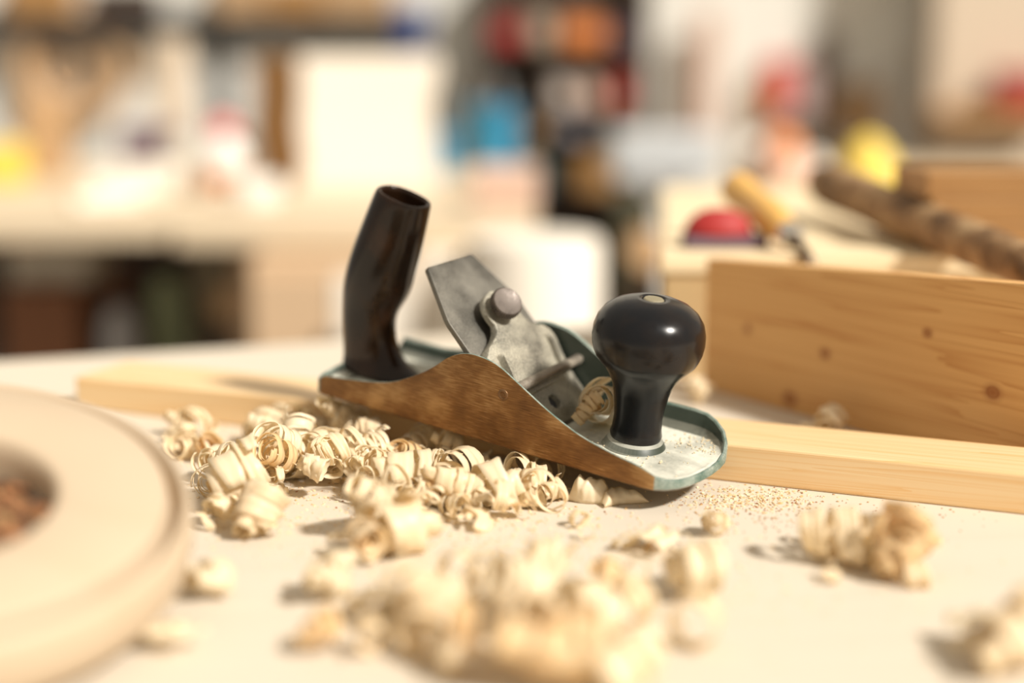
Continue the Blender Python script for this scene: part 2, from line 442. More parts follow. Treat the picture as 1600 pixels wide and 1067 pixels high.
# ------------------------------------------------------------------ big turned oval frame, bottom left
RN = V((.157, -.21, 1)).normalized(); RC = V((-153.8, 354.1, 40)); RR = 65.0; hr = .534
prof = [(hr, -.8), (hr - .012, -1.6), (hr - .02, -6), (hr - .02, -20), (hr + .05, -21.5), (.95, -21.5), (1.03, -21), (1.075, -17), (1.085, -11), (1.08, -5),
        (1.072, -3.0), (1.062, -1.8), (1.046, -1.2), (1.03, -1.8), (1.02, -4.2), (1.008, -7.4), (.990, -7.6), (.978, -6.4), (.972, -2.0), (.966, -.5), (.955, 0), (hr + .03, 0), (hr + .008, -.2)]
fr = link('wooden_ring', lathe_me([(r_ * RR, z_) for r_, z_ in prof], 160, closed=True), M_ring)
smooth_by_angle(fr, 50); M = frame_to(RN).to_4x4(); M.translation = RC * S; fr.matrix_world = M
tag(fr, 'thick rounded turned wooden ring with a grooved rim at the lower left', 'wooden ring')
o = box('support_block', (48, 20, 24), (-176, 407, 0), M_crate); tag(o, 'wooden block under the far side of the turned ring', 'block')
RCX, RCY, RA, RB = RC.x, RC.y, RR * .97, RR * .97
# chips lying in its hole
def chips(name, spots, mat, lo, hi, thick=.25, n=5):
    vs = []; fs = []; mi = []
    for (x, y, z) in spots:
        a = random.uniform(lo, hi); b_ = a * random.uniform(.35, .9); t = a * thick
        R = Matrix.Rotation(random.uniform(0, 6.28), 3, 'Z') @ Matrix.Rotation(random.uniform(-.6, .6), 3, 'X') @ Matrix.Rotation(random.uniform(-.4, .4), 3, 'Y')
        k0 = len(vs); cnt = n
        for s_ in (0, 1):
            for k in range(cnt):
                an = 2 * math.pi * k / cnt; w = random.uniform(.75, 1.15) if s_ == 0 else .9
                vs.append(V((x, y, z + t * .5)) + R @ V((a * w * math.cos(an) * .5, b_ * w * math.sin(an) * .5, (s_ - .5) * t)))
        fs.append(tuple(k0 + k for k in range(cnt))[::-1]); fs.append(tuple(k0 + cnt + k for k in range(cnt)))
        for k in range(cnt): fs.append((k0 + k, k0 + (k + 1) % cnt, k0 + cnt + (k + 1) % cnt, k0 + cnt + k))
        m_ = random.randrange(len(mat)); mi += [m_] * (cnt + 2)
    me = bpy.data.meshes.new(name); me.from_pydata([tuple(v * S) for v in vs], [], fs)
    for p, m_ in zip(me.polygons, mi): p.material_index = m_
    return link(name, me, mat, smooth=False)
sp_ = []
RM = frame_to(RN)
while len(sp_) < 4200:
    a = random.uniform(0, 6.283); r_ = math.sqrt(random.random()) * 32.2
    P = RC + RM @ V((r_ * math.cos(a), r_ * math.sin(a), random.uniform(-42, -5)))
    hs = 31.5 + 2.5 * noise.noise(V((P.x * .08, P.y * .08, 0)))
    if P.z < 1 or P.z > hs or (len(sp_) % 2 and P.z < hs - 5): continue
    sp_.append((P.x, P.y, P.z))
o = chips('bark_chips', sp_, [M_mulch, M_mulch2, M_mulch, M_dust_d, M_darkwood], 1.6, 5.0)
tag(o, 'dark brown wood chips filling the hole of the wooden ring', 'wood chips', kind='stuff')

# ------------------------------------------------------------------ THE HAND PLANE
A = onz(500, 616, 24); B = onz(1022, 770, 8)
ax = (B - A).normalized()
Wh = V((-ax.y, ax.x, 0)).normalized(); n0 = ax.cross(Wh)
rl = math.radians(4)
W = (Wh * math.cos(rl) + n0 * math.sin(rl)).normalized(); n = ax.cross(W)
plane = empty('hand_plane', A, Matrix((ax, W, n)).transposed())
tag(plane, 'old metal hand plane with black rear handle and round black front knob on the batten', 'hand plane')
PW = 54.0
def body_of(P): v = P - A; return V((v.dot(ax), v.dot(W), v.dot(n)))
def world_of(b): return A + ax * b[0] + W * b[1] + n * b[2]

prof_px = [(498,592),(505,587),(535,592),(567,596),(590,598),(607,598),(622,595.5),(636,591),(650,586),(665,580),(681,571),(697,560),(708,555.5),(719,553),(730,553),(741,555),(755,560),(770,567),(785,578),(799,591),(815,606),(831,621),(845,634),(860,647),(878,661.5),(897,676),(915,687.5),(933,697.5),(951,707),(969,716),(984,723),(998,730),(1008,735.5),(1016,743)]
hp = [body_of(onp(x, y, A, W)) for x, y in prof_px]
hp = [(p.x, p.z) for p in hp]
def cheek_h(x):
    if x <= hp[0][0]: return hp[0][1]
    for (x0, h0), (x1, h1) in zip(hp, hp[1:]):
        if x <= x1: return h0 + (h1 - h0) * (x - x0) / (x1 - x0)
    return hp[-1][1]
LT = 139.0
def sstep_(a, b_, x): t = min(max((x - a) / (b_ - a), 0), 1); return t * t * (3 - 2 * t)
loop = []                                  # (x, y, height, region) ; region 0 near cheek, 1 other
xs = [i * 1.5 for i in range(int(LT / 1.5) + 1)]
for x in xs: loop.append((x, 0.0, max(cheek_h(x), 5.5), 0))
toe = [(142.5, .8), (146, 3.2), (148.8, 7), (150.8, 12), (152, 18), (152.6, 25), (152.5, 32), (151.6, 38.5), (149.6, 44), (146.2, 49), (141.5, 52.4), (137, 53.8)]
for i, (x, y) in enumerate(toe):
    t = (i + 1) / (len(toe) + 1)
    hh = 3.5 + (3.1 * (1 - t / .3) ** 2 if t < .3 else 0) + (8.3 * sstep_(.5, .99, t))
    loop.append((x, y, hh, 1))
for x in reversed(xs[:-4]): loop.append((x, PW, max(cheek_h(x), 10.2 + 1.6 * sstep_(90, 125, x)), 1))
heel = [(-2.5, 53), (-4.5, 49), (-5.5, 43), (-6, 35), (-6.2, 27), (-6, 19), (-5.2, 11), (-3.6, 4), (-2, 1.2)]
for x, y in heel: loop.append((x, y, 6.2, 1))
N_ = len(loop)
cen = V((73, 27))
def offset(d):
    out = []
    for i in range(N_):
        p0_ = V(loop[i - 1][:2]); p1_ = V(loop[i][:2]); p2_ = V(loop[(i + 1) % N_][:2])
        t = (p2_ - p0_).normalized(); nn = V((-t.y, t.x))
        out.append(p1_ + nn * d)
    return out
layers = [(0.8, lambda h: 0), (0, lambda h: .8), (0, lambda h: h - .7), (.35, lambda h: h), (1.15, lambda h: h), (1.7, lambda h: h - .6), (2.4, lambda h: 3.2 + (h - 3.2) * .35), (4.2, lambda h: min(3.3, h - .7)), (6.2, lambda h: min(3.0, h - .6)), (7.2, lambda h: 3.0)]
vs = []; fs = []; mi = []
for d, fz in layers:
    for (q, lp) in zip(offset(d), loop): vs.append((q.x, q.y, fz(lp[2])))
for li in range(len(layers) - 1):
    for i in range(N_):
        j = (i + 1) % N_
        fs.append((li * N_ + i, li * N_ + j, (li + 1) * N_ + j, (li + 1) * N_ + i))
        reg0 = loop[i][3] == 0 and i < len(xs) + 1
        mi.append(0 if (li <= 2 and reg0) else (3 if li <= 0 else (2 if li in (1, 2, 3, 4) else 1)))
fs.append(tuple(range(N_))[::-1]); mi.append(3)
fs.append(tuple((len(layers) - 1) * N_ + i for i in range(N_))); mi.append(1)
pb = link('plane_body', mesh_from(vs, fs, mi=mi), [M_cheek, M_gpaint, M_rim, M_sole], plane)
smooth_by_angle(pb, 38)
pb.data.polygons[len(pb.data.polygons) - 1].use_smooth = False

# bed casting (frog) under the blade
TH = math.radians(44); XM = 93.0
def blade_pt(u, y, o_): return V((XM - u * math.cos(TH) + o_ * math.sin(TH), y, u * math.sin(TH) + o_ * math.cos(TH)))
vs = []
for y in (8, 46):
    vs += [V((XM - 3, y, 2.5)), V((50, y, 2.5)), blade_pt(44, y, -1.5), blade_pt(42, y, -.2), blade_pt(3, y, -.2)]
fs = [(0, 1, 2, 3, 4), (9, 8, 7, 6, 5)] + [(i, 5 + i, 5 + (i + 1) % 5, (i + 1) % 5) for i in range(5)]
bev(link('blade_bed', mesh_from(vs, fs), M_gpaint, plane, smooth=False), .6)

# blade
hwB = 23.0
outl = [(1, -hwB), (54, -hwB), (56, -22.6), (76.6, -14.6), (77.4, -13.8), (77.4, 13.8), (76.6, 14.6), (56, 22.6), (54, hwB), (1, hwB)]
nb = len(outl)
vs = [blade_pt(u, 27 + y, 0) for u, y in outl] + [blade_pt(u, 27 + y, 2.2) for u, y in outl]
fs = [tuple(range(nb))[::-1], tuple(range(nb, 2 * nb))] + [(i, (i + 1) % nb, nb + (i + 1) % nb, nb + i) for i in range(nb)]
o = link('blade', mesh_from(vs, fs), M_iron, plane, smooth=False); bev(o, .35, 2)
o['label'] = 'grey steel blade with a trimmed top end'

# lever cap : height field over a shaped outline
capw = [(3.5, 18.5), (5, 21), (8, 22.2), (20, 22.6), (33, 22.8), (36.5, 22.0), (39, 19.0), (40.6, 15.0), (42, 12.0), (43.8, 10.0), (46, 9.2), (48.5, 9.4), (51, 9.3), (53.5, 8.4), (55.8, 6.6), (57.3, 4.2), (58.1, 1.2)]
def cw(u):
    for (a, w0), (b_, w1) in zip(capw, capw[1:]):
        if u <= b_:
            t = (u - a) / (b_ - a); t = t * t * (3 - 2 * t) if False else t
            return w0 + (w1 - w0) * t
    return capw[-1][1]
def sstep(a, b_, x): t = min(max((x - a) / (b_ - a), 0), 1); return t * t * (3 - 2 * t)
def cap_top(u, y):
    base = 5.5 + 3.6 * sstep(14, 48, u) + .8 * math.exp(-((u - 33) / 6) ** 2)
    wmax = cw(u); q = min(abs(y) / 22.6, 1)
    base -= 2.0 * q * q if u < 40 else .5 * (abs(y) / 9) ** 2
    base -= 1.6 * (1 - sstep(3.5, 9, u))
    # two long slots that leave side ribs
    g_ = sstep(14.6, 15.3, abs(y)) * (1 - sstep(17.6, 18.3, abs(y))) * sstep(4, 5.5, u) * (1 - sstep(33, 35.5, u))
    base -= g_ * 3.0
    # bore near the lower end
    r_ = math.hypot(u - 11.5, y + .5)
    base -= 3.0 * (1 - sstep(2.3, 2.8, r_))
    # step line just below the rod
    base -= .7 * (1 - sstep(17.2, 17.9, u)) * (1 if abs(y) < 14 else 0)
    return max(base, 2.5)
NU, NV = 92, 73
vs = []; fs = []
def uu_(i): return 3.5 + (58.1 - 3.5) * i / (NU - 1)
for s_ in (1, 0):
    for i in range(NU):
        u = uu_(i); w_ = cw(u)
        for j in range(NV):
            y = w_ * (2 * j / (NV - 1) - 1)
            tp_ = cap_top(u, y)
            if s_:
                e_ = min(1, (1 - abs(2 * j / (NV - 1) - 1)) * w_ / .8)
                o_ = tp_ - .5 * (1 - e_) ** 2
            else: o_ = max(2.3, min(tp_ - 1.2, 2.3 + 3.8 * sstep(38, 47, u)))
            vs.append(blade_pt(u, 27 + y, o_))
K = NU * NV
for s_ in (0, 1):
    for i in range(NU - 1):
        for j in range(NV - 1):
            a_ = s_ * K + i * NV + j
            fs.append((a_, a_ + 1, a_ + NV + 1, a_ + NV))
for i in range(NU - 1):
    for j in (0, NV - 1):
        a_ = i * NV + j; fs.append((a_, a_ + NV, K + a_ + NV, K + a_))
for j in range(NV - 1):
    for i in (0, NU - 1):
        a_ = i * NV + j; fs.append((a_, a_ + 1, K + a_ + 1, K + a_))
o = link('lever_cap', mesh_from(vs, fs), M_cap, plane); smooth_by_angle(o, 40)
o['label'] = 'dusty cast lever cap with side slots and a bore'

lathe('bore_shade_disc', [(0, 2.7), (2.35, 2.7), (2.35, 3.1), (0, 3.1)], M_black, plane, blade_pt(11.5, 26.5, 0), n=24, rot=frame_to(V((math.sin(TH), 0, math.cos(TH))), V((0, 1, 0))))  # added black disc that paints the shade inside the bore
RT = Matrix.Rotation(math.pi / 2 - TH, 3, 'Y')
Rn = frame_to(V((math.sin(TH), 0, math.cos(TH))), V((0, 1, 0)))
# knurled thumb screw
ts = empty('thumb_screw'); ts.parent = plane; M = (Matrix.Rotation(math.radians(-19), 3, V((-math.cos(TH), 0, math.sin(TH)))) @ Rn).to_4x4(); M.translation = (blade_pt(50.2, 26.5, 0) + Matrix.Rotation(math.radians(-19), 3, V((-math.cos(TH), 0, math.sin(TH)))) @ (blade_pt(50, 27, 0) - blade_pt(50, 27, 5)) + (blade_pt(50, 27, 5) - blade_pt(50, 27, 0))) * S; ts.matrix_local = M
vs = []; fs = []; nk = 84
for r_, z_, kn_ in ((4.8, 12.7, 0), (5.8, 13.0, 1), (6.0, 13.4, 1), (6.0, 15.7, 1), (5.8, 16.1, 1), (5.4, 16.35, 0), (5.0, 16.2, 0), (0.01, 16.1, 0)):
    for k in range(nk):
        rr_ = r_ * (1 - (.06 if kn_ and k % 2 else 0)); a_ = 2 * math.pi * k / nk
        vs.append((rr_ * math.cos(a_), rr_ * math.sin(a_), z_))
for i in range(7):
    for k in range(nk): fs.append((i * nk + k, i * nk + (k + 1) % nk, (i + 1) * nk + (k + 1) % nk, (i + 1) * nk + k))
fs.append(tuple(range(nk))[::-1])
o = link('screw_head', mesh_from(vs, fs), M_screw, ts); smooth_by_angle(o, 20)
lathe('screw_stem', [(2.2, 2.4), (2.2, 13.1)], M_screw, ts, n=20)
# cross rod held between the cheeks
rc = blade_pt(21.3, 0, 7.7)
Ry = frame_to(V((0, 1, 0)), V((1, 0, 0)))
lathe('cross_rod', [(0, 2.4), (1.9, 2.6), (1.95, 4), (1.95, 51.2), (1.6, 52.2), (.9, 52.7), (0, 52.8)], M_rod, plane, (rc.x, 0, rc.z), n=24, rot=Ry, ang=60)
pp = body_of(onp(786, 617, A, W))
lathe('cheek_pin', [(0, -.05), (.7, -.1), (.9, .15), (1.3, -.25), (1.9, -.2), (2.1, .0), (2.1, 3)], plain('pin_brown', (.20, .11, .05), .45, .6), plane, (pp.x, -.05, pp.z), n=24, rot=Ry, ang=50)
lathe('cheek_pin', [(2.1, 0), (2.1, 3)], M_screw, plane, (pp.x, PW - 2.8, pp.z), n=24, rot=Ry, ang=50)

# rear handle : hollow-topped loft
secs = [(3.0, 9.5, 18.5, 9.8), (5.0, 8.8, 17.8, 9.4), (7.2, 6.8, 15.6, 8.3), (10, 4.6, 13.4, 7.4), (15, 2.9, 12.0, 7.0), (21, 1.8, 11.3, 7.0), (27, 1.9, 11.4, 7.3), (31, 2.9, 12.3, 7.8),
        (35, 4.4, 13.6, 8.6), (40, 5.8, 14.3, 9.3), (46, 7.0, 14.0, 9.7), (53, 9.2, 13.6, 9.7), (60, 11.6, 12.8, 9.4), (67, 14.0, 11.8, 9.0), (74.2, 16.3, 10.9, 8.6), (75.2, 16.7, 10.5, 8.2)]
rims = [(75.3, 16.8, 9.6, 7.3), (74.6, 16.6, 8.7, 6.5), (70, 15.2, 8.5, 6.3), (56, 10.5, 8.2, 6.0), (48, 8, 6, 4.5)]
allsec = secs + rims; nn_ = 48; vs = []; fs = []
for (z_, cx_, a_, b_) in allsec:
    for k in range(nn_):
        t = 2 * math.pi * k / nn_
        ex = math.copysign(abs(math.cos(t)) ** .85, math.cos(t)); ey = math.copysign(abs(math.sin(t)) ** .85, math.sin(t))
        x = cx_ + a_ * ex
        tilt = -(x - cx_) * (.24 * min(1, max(0, (z_ - 40) / 34)))
        vs.append((x, 27 + b_ * ey, z_ + tilt + (.8 if z_ > 60 else 0)))
for i in range(len(allsec) - 1):
    for k in range(nn_): fs.append((i * nn_ + k, i * nn_ + (k + 1) % nn_, (i + 1) * nn_ + (k + 1) % nn_, (i + 1) * nn_ + k))
fs.append(tuple(range(nn_))[::-1]); fs.append(tuple((len(allsec) - 1) * nn_ + k for k in range(nn_)))
o = link('rear_handle', mesh_from(vs, fs), M_handle, plane); smooth_by_angle(o, 55)
sm = o.modifiers.new('sub', 'SUBSURF'); sm.levels = 1; sm.render_levels = 2
o['label'] = 'glossy black upright handle with a hollow open top'

# front knob
kb = empty('front_knob'); kb.parent = plane; kb.matrix_local = Matrix.Translation(V((121.2, 27, 0)) * S) @ Matrix.Rotation(math.radians(2.5), 4, 'Y')
prof = [(0, 6.4), (9.0, 6.4), (9.3, 7.6), (8.8, 10), (8.6, 14), (9.0, 18), (9.8, 23), (11.0, 27), (13.0, 30.6), (15.6, 33.6), (17.6, 35.8), (18.3, 37.2), (18.6, 38.0), (19.3, 40), (19.7, 43), (19.5, 46.5), (18.5, 50), (16.4, 53), (13.2, 55.4), (9.5, 56.8), (6, 57.5), (4.3, 57.7), (3.9, 57.3), (3.8, 56.5), (0, 56.5)]
o = lathe('knob_grip', prof, M_knob, kb, n=64, ang=60)
o['label'] = 'round glossy black knob with a narrow waist'
lathe('knob_boss', [(0, 2.4), (11.8, 2.4), (11.0, 3.6), (10.0, 5.4), (9.0, 6.4), (0, 6.45)], M_gpaint, kb, n=48)
vs = []; 
o = lathe('knob_screw', [(0, 56.4), (3.6, 56.4), (3.6, 57.3), (3.2, 57.7), (0, 57.8)], dusty('old_brass', (.42, .36, .22), (.25, .22, .15), amount=.8, rough=.35, metal=.8, scale=300, up=False), kb, n=32)

# ------------------------------------------------------------------ wood shavings
def ribbon(name, rnd, width, r0, r1, turns, pitch=0.0, wob=.12, ragged=.15, mat=None, cone=0.0, flat=0.0, thick=.16, strips=None):
    """a thin curled strip of wood of real thickness; returns a mesh with its coil axis along local X, resting at z=0"""
    n_ = max(16, int(turns * 26)); nv = 4
    if strips is None: strips = 1 if width < 4 else rnd.choice((2, 2, 3))
    ph0 = rnd.uniform(0, 6.28); so0 = rnd.uniform(0, 50)
    vs = []; fs = []; uvs = []
    cuts = [0] + sorted(rnd.uniform(.2, .8) for _ in range(strips - 1)) + [1]
    for k in range(strips):
        c0, c1 = cuts[k], cuts[k + 1]
        if c1 - c0 < .08: continue
        ph = ph0 + rnd.uniform(-.5, .5) * (strips > 1); so = so0 + k * 3.7
        rs_ = 1 + rnd.uniform(-.16, .16) * (strips > 1); tn = turns * (1 + rnd.uniform(-.25, .2) * (strips > 1))
        xo = ((c0 + c1) / 2 - .5) * width; wk = (c1 - c0) * width * .97
        Ltot = tn * 3.14 * (r0 + r1); mid = []
        for i in range(n_):
            t = i / (n_ - 1); a_ = ph + tn * 2 * math.pi * t
            r_ = rs_ * (r0 + (r1 - r0) * t) * (1 + wob * noise.noise(V((t * 3.5 * max(tn, 1), so0, 0))) + wob * .6 * noise.noise(V((t * 5 * max(tn, 1), so, 4))))
            x = xo + pitch * tn * t + 1.5 * wob * width * noise.noise(V((t * 2.5, so0 + 9, 1)))
            c_ = V((x, r_ * math.cos(a_), r_ * math.sin(a_) * (1 - flat)))
            nr = V((0, math.cos(a_), math.sin(a_)))
            wl = wk * min(1, .65 + 5 * min(t, 1 - t)) * (1 + ragged * noise.noise(V((t * 7, so, 3))))
            row = []
            for j in range(nv):
                v_ = j / (nv - 1) - .5
                rg = ragged * .3 * min(wk, 4) * noise.noise(V((t * 26 * max(tn, .6), j * .9, so))) if j in (0, nv - 1) else 0
                tilt = cone * (v_ * wk + xo)
                curl_ = .12 * min(wk, 5) * (v_ * v_ * 4 - .33) * (.8 + .9 * noise.noise(V((t * 3, so, 7)))) + .16 * noise.noise(V((t * 14 * max(tn, .6), v_ * 2, so)))
                row.append((c_ + V((1, 0, 0)) * (v_ * wl + rg) + nr * (tilt + curl_), nr))
            mid.append(row)
        B0 = len(vs); K_ = n_ * nv
        for s_ in (1, -1):
            for i, row in enumerate(mid):
                for j, (P, nr) in enumerate(row): vs.append(P + nr * (s_ * thick / 2)); uvs.append((i / n_ * Ltot * .15 + so, c0 + (c1 - c0) * j / (nv - 1)))
        for s_ in (0, 1):
            for i in range(n_ - 1):
                for j in range(nv - 1):
                    a_ = B0 + s_ * K_ + i * nv + j; q = (a_, a_ + 1, a_ + nv + 1, a_ + nv)
                    fs.append(q if s_ == 0 else q[::-1])
        for i in range(n_ - 1):
            a_ = B0 + i * nv; fs.append((a_, a_ + nv, K_ + a_ + nv, K_ + a_))
            a_ = B0 + i * nv + nv - 1; fs.append((a_ + nv, a_, K_ + a_, K_ + a_ + nv))
        for j in range(nv - 1):
            fs.append((B0 + j + 1, B0 + j, B0 + K_ + j, B0 + K_ + j + 1)); a_ = B0 + (n_ - 1) * nv + j; fs.append((a_, a_ + 1, K_ + a_ + 1, K_ + a_))
    me = bpy.data.meshes.new(name); me.from_pydata([tuple(v * S) for v in vs], [], fs)
    uvl = me.uv_layers.new(name='UVMap')
    for lp in me.loops: uvl.data[lp.index].uv = uvs[lp.vertex_index]
    return me

def put_shaving(px, py, size, kind, rnd, label=None, group=None, base=0.0, yaw=None, mat=None, frame=None, width=None, name='wood_shaving'):
    """px,py = where its foot meets the table in the picture; size = overall height in mm"""
    R_ = size / 2
    if kind == 'roll':   me = ribbon(name, rnd, width or size * .75, R_ * .35, R_, rnd.uniform(1.7, 2.8), rnd.uniform(-.5, 1.2), wob=.26)
    elif kind == 'open': me = ribbon(name, rnd, width or size * .5, R_ * .8, R_ * 1.05, rnd.uniform(.9, 1.5), rnd.uniform(1, 4), wob=.4)
    elif kind == 'helix': me = ribbon(name, rnd, width or size * .42, R_ * .75, R_, rnd.uniform(2.0, 3.2), size * .5, wob=.4, cone=.2)
    elif kind == 'ring': me = ribbon(name, rnd, width or size * .2, R_ * .92, R_, rnd.uniform(1.0, 1.9), rnd.uniform(.5, 4), wob=.35)
    elif kind == 'cone': me = ribbon(name, rnd, width or size * .8, R_ * .25, R_ * .5, rnd.uniform(1.6, 2.2), .6, wob=.1, cone=.35)
    elif kind == 'crumple': me = ribbon(name, rnd, width or size * .8, R_ * .4, R_ * 1.0, rnd.uniform(2.4, 3.6), rnd.uniform(.5, 1.5), wob=.55, ragged=.5, cone=.2)
    else:                me = ribbon(name, rnd, width or size * .9, R_ * 2.2, R_ * 2.6, rnd.uniform(.14, .24), 2, wob=.3, ragged=.6)   # flake
    if kind == 'flake':  # roll the arc so it lies hump up
        zs = [v.co.z for v in me.vertices]; cy_ = sum(v.co.y for v in me.vertices) / len(me.vertices); cz_ = sum(zs) / len(zs)
        ang = math.atan2(cz_, cy_); Rm = Matrix.Rotation(math.pi / 2 - ang, 3, 'X')
        for v in me.vertices: v.co = Rm @ v.co
    yaw = rnd.uniform(-.9, .9) if yaw is None else yaw
    tilt = rnd.uniform(-.4, .4) if kind not in ('cone',) else 1.35
    if kind in ('helix', 'crumple'): tilt = rnd.uniform(-.8, .8)
    Rm = Matrix.Rotation(yaw, 3, 'Z') @ Matrix.Rotation(tilt, 3, 'Y') 
    for v in me.vertices: v.co = Rm @ v.co
    mz = min(v.co.z for v in me.vertices); mx_ = sum(v.co.x for v in me.vertices) / len(me.vertices); my_ = sum(v.co.y for v in me.vertices) / len(me.vertices)
    for v in me.vertices: v.co -= V((mx_, my_, mz))
    o = link(name, me, mat or M_shav)
    if frame is None:
        P = onz(px, py, base); P.z = base; P.y += size * .35
        o.location = P * S
    else: o.location = frame * S
    tag(o, label, 'wood shaving', group)
    return o

rs = random.Random(21)
PI = math.pi
big = [
 # px, py, size mm, kind, yaw, label
 (285, 722, 12, 'open', .9, 'open wood shaving curl beside the ring rim, in the small heap at left'),
 (300, 690, 13, 'ring', 1.2, 'narrow looping wood shaving strip in the small left heap'),
 (325, 712, 8, 'ring', .4, 'small wood shaving loop at the right of the small left heap'),
 (268, 700, 9, 'flake', .3, 'flat wood shaving flake against the ring rim'),
 (412, 700, 15, 'roll', 1.35, 'upright rolled shaving at the back left of the main heap'),
 (480, 700, 17, 'cone', .4, 'cone shaped shaving sticking up in front of the batten'),
 (530, 712, 14, 'crumple', .6, 'crumpled round shaving left of the plane heel, touching the batten'),
 (424, 726, 11, 'open', 1.5, 'open shaving curl facing the camera below the upright roll'),
 (450, 757, 15, 'roll', .8, 'fat wide shaving curl at the middle of the main heap'),
 (492, 742, 12, 'roll', 1.5, 'spiral shaving seen end on beneath the cone shaped one'),
 (523, 745, 9, 'roll', 1.45, 'small tight spiral shaving seen end on'),
 (560, 762, 15, 'helix', .3, 'shaving of narrow arching loops in the main heap'),
 (600, 750, 10, 'helix', .1, 'frilly shaving right of the arching loops'),
 (372, 806, 23, 'roll', .35, 'largest wide banded shaving coil at the left of the main heap'),
 (398, 845, 15, 'crumple', 1.0, 'blurred crumpled shaving in front of the largest coil'),
 (437, 775, 10, 'open', .2, 'shaving strip standing right of the largest coil'),
 (648, 728, 12, 'helix', .9, 'looped shaving with square cut end below the plane cheek'),
 (672, 742, 9, 'flake', .7, 'small square ended shaving tab below the plane cheek'),
 (716, 785, 16, 'open', 1.1, 'open shaving arch with its hollow facing the camera'),
 (700, 760, 11, 'flake', .3, 'pale wide shaving leaning on the open arch'),
 (628, 795, 16, 'crumple', .3, 'pale folded shaving in front of the looped shaving'),
 (672, 800, 13, 'open', .5, 'upright pale shaving strip left of the open arch'),
 (770, 800, 15, 'crumple', .2, 'crumpled shaving heap piece in front of the plane mouth'),
 (806, 775, 13, 'ring', .7, 'slim hooked shaving loop rising below the cheek'),
 (838, 800, 14, 'ring', 1.3, 'large thin shaving hoop right of the hooked loop'),
 (755, 740, 9, 'flake', -.2, 'ragged shaving flake in the shadow of the plane'),
 (862, 762, 11, 'ring', 1.3, 'thin hair like shaving ring under the plane sole'),
 (625, 880, 21, 'roll', .5, 'big blurred shaving coil in front of the heap'),
 (575, 850, 13, 'crumple', .9, 'blurred shaving curl left of the big front coil'),
 (735, 830, 10, 'flake', .4, 'blurred flat shaving right of the big front coil'),
 (505, 950, 12, 'crumple', 1.1, 'blurred shaving curl alone at the lower middle left'),
 (600, 985, 14, 'flake', .2, 'blurred leaf like shaving at the bottom centre left'),
 (660, 1010, 16, 'crumple', -.4, 'blurred pointed shaving at the bottom centre left, in front of the leaf like one'),
 (800, 1010, 15, 'crumple', .5, 'blurred shaving curl at the bottom centre'),
 (930, 1025, 17, 'roll', .2, 'blurred wide shaving at the bottom right of centre'),
 (855, 1100, 18, 'crumple', .2, 'blurred amber shaving cut by the bottom frame edge'),
 (985, 1110, 18, 'roll', .7, 'blurred pale shaving coil at the bottom frame edge right of centre'),
 (1085, 945, 13, 'crumple', .3, 'blurred shaving curl right of the bottom group'),
 (1085, 1025, 13, 'open', 1.2, 'blurred shaving loop beneath the right hand curl of the bottom group'),
 (1005, 870, 11, 'flake', .6, 'blurred pale shaving below the toe of the plane'),
 (1330, 895, 19, 'helix', -.3, 'large shaving coil alone on the bare bench at right, left half'),
 (1410, 915, 17, 'crumple', .6, 'large amber shaving coil alone on the bare bench at right, right half'),
 (1590, 1065, 17, 'crumple', .5, 'blurred shaving at the bottom right corner'),
 (318, 945, 11, 'crumple', .8, 'blurred small shaving in front of the ring rim'),
 (262, 1020, 12, 'flake', .8, 'blurred small shaving at the bottom left beside the ring'),
 (1000, 985, 12, 'open', .1, 'blurred shaving strip at the centre of the bottom group'),
 (720, 945, 12, 'open', .9, 'blurred shaving curl above the bottom group'),
]
for px, py, sz, kd, yw, lb in big:
    amb = 'amber shaving' in lb
    put_shaving(px, py, sz, kd, rs, lb, 'wood shavings on the bench', yaw=yw, mat=M_shav2 if amb else M_shav)
# two broad flakes lying under the toe
def broad_flake(pa, pb, hgt, label, seed, lean=4.0):
    a = onz(*pa); b = onz(*pb); d = (b - a); L_ = d.length; d.normalize(); nb_ = V((-d.y, d.x, 0)); nu, nv = 40, 10
    vs = []; fs = []; uvs = []
    for sd in (0, 1):
        for i in range(nu):
            t = i / (nu - 1); hh_ = hgt * (.55 + .45 * math.sin(t * 3.1 + .3)) * (1 + .25 * noise.noise(V((t * 6, seed, 0)))) * min(1, .35 + 5 * min(t, 1 - t))
            for j in range(nv):
                v_ = j / (nv - 1)
                off = lean * v_ + 1.6 * math.sin(t * 7 + seed) * (.4 + v_) - 2.2 * math.sin(v_ * 3.0) + .3 * noise.noise(V((t * 12, v_ * 3, seed)))
                z_ = hh_ * math.sin(v_ * 1.45) + .15
                P = a + d * (t * L_) + nb_ * (off + sd * .18); vs.append(V((P.x, P.y, z_ + sd * .05))); uvs.append((t * L_ * .15, v_))
    K_ = nu * nv
    for sd in (0, 1):
        for i in range(nu - 1):
            for j in range(nv - 1):
                q = sd * K_ + i * nv + j; fs.append((q, q + 1, q + nv + 1, q + nv) if sd else (q, q + nv, q + nv + 1, q + 1))
    for i in range(nu - 1):
        for j in (0, nv - 1): q = i * nv + j; fs.append((q, q + nv, K_ + q + nv, K_ + q))
    for j in range(nv - 1):
        for i in (0, nu - 1): q = i * nv + j; fs.append((q, q + 1, K_ + q + 1, K_ + q))
    me = mesh_from([v - a for v in vs], fs)
    uvl = me.uv_layers.new(name='UVMap')
    for lp in me.loops: uvl.data[lp.index].uv = uvs[lp.vertex_index]
    o = link('wood_shaving', me, M_shav); o.location = a * S
    tag(o, label, 'wood shaving', 'wood shavings on the bench')
broad_flake((886, 783), (948, 791), 9.0, 'broad curled shaving flake under the toe of the plane, left piece', 2.0)
broad_flake((942, 793), (1012, 785), 5.0, 'long flat shaving flake lying under the toe of the plane', 5.0)
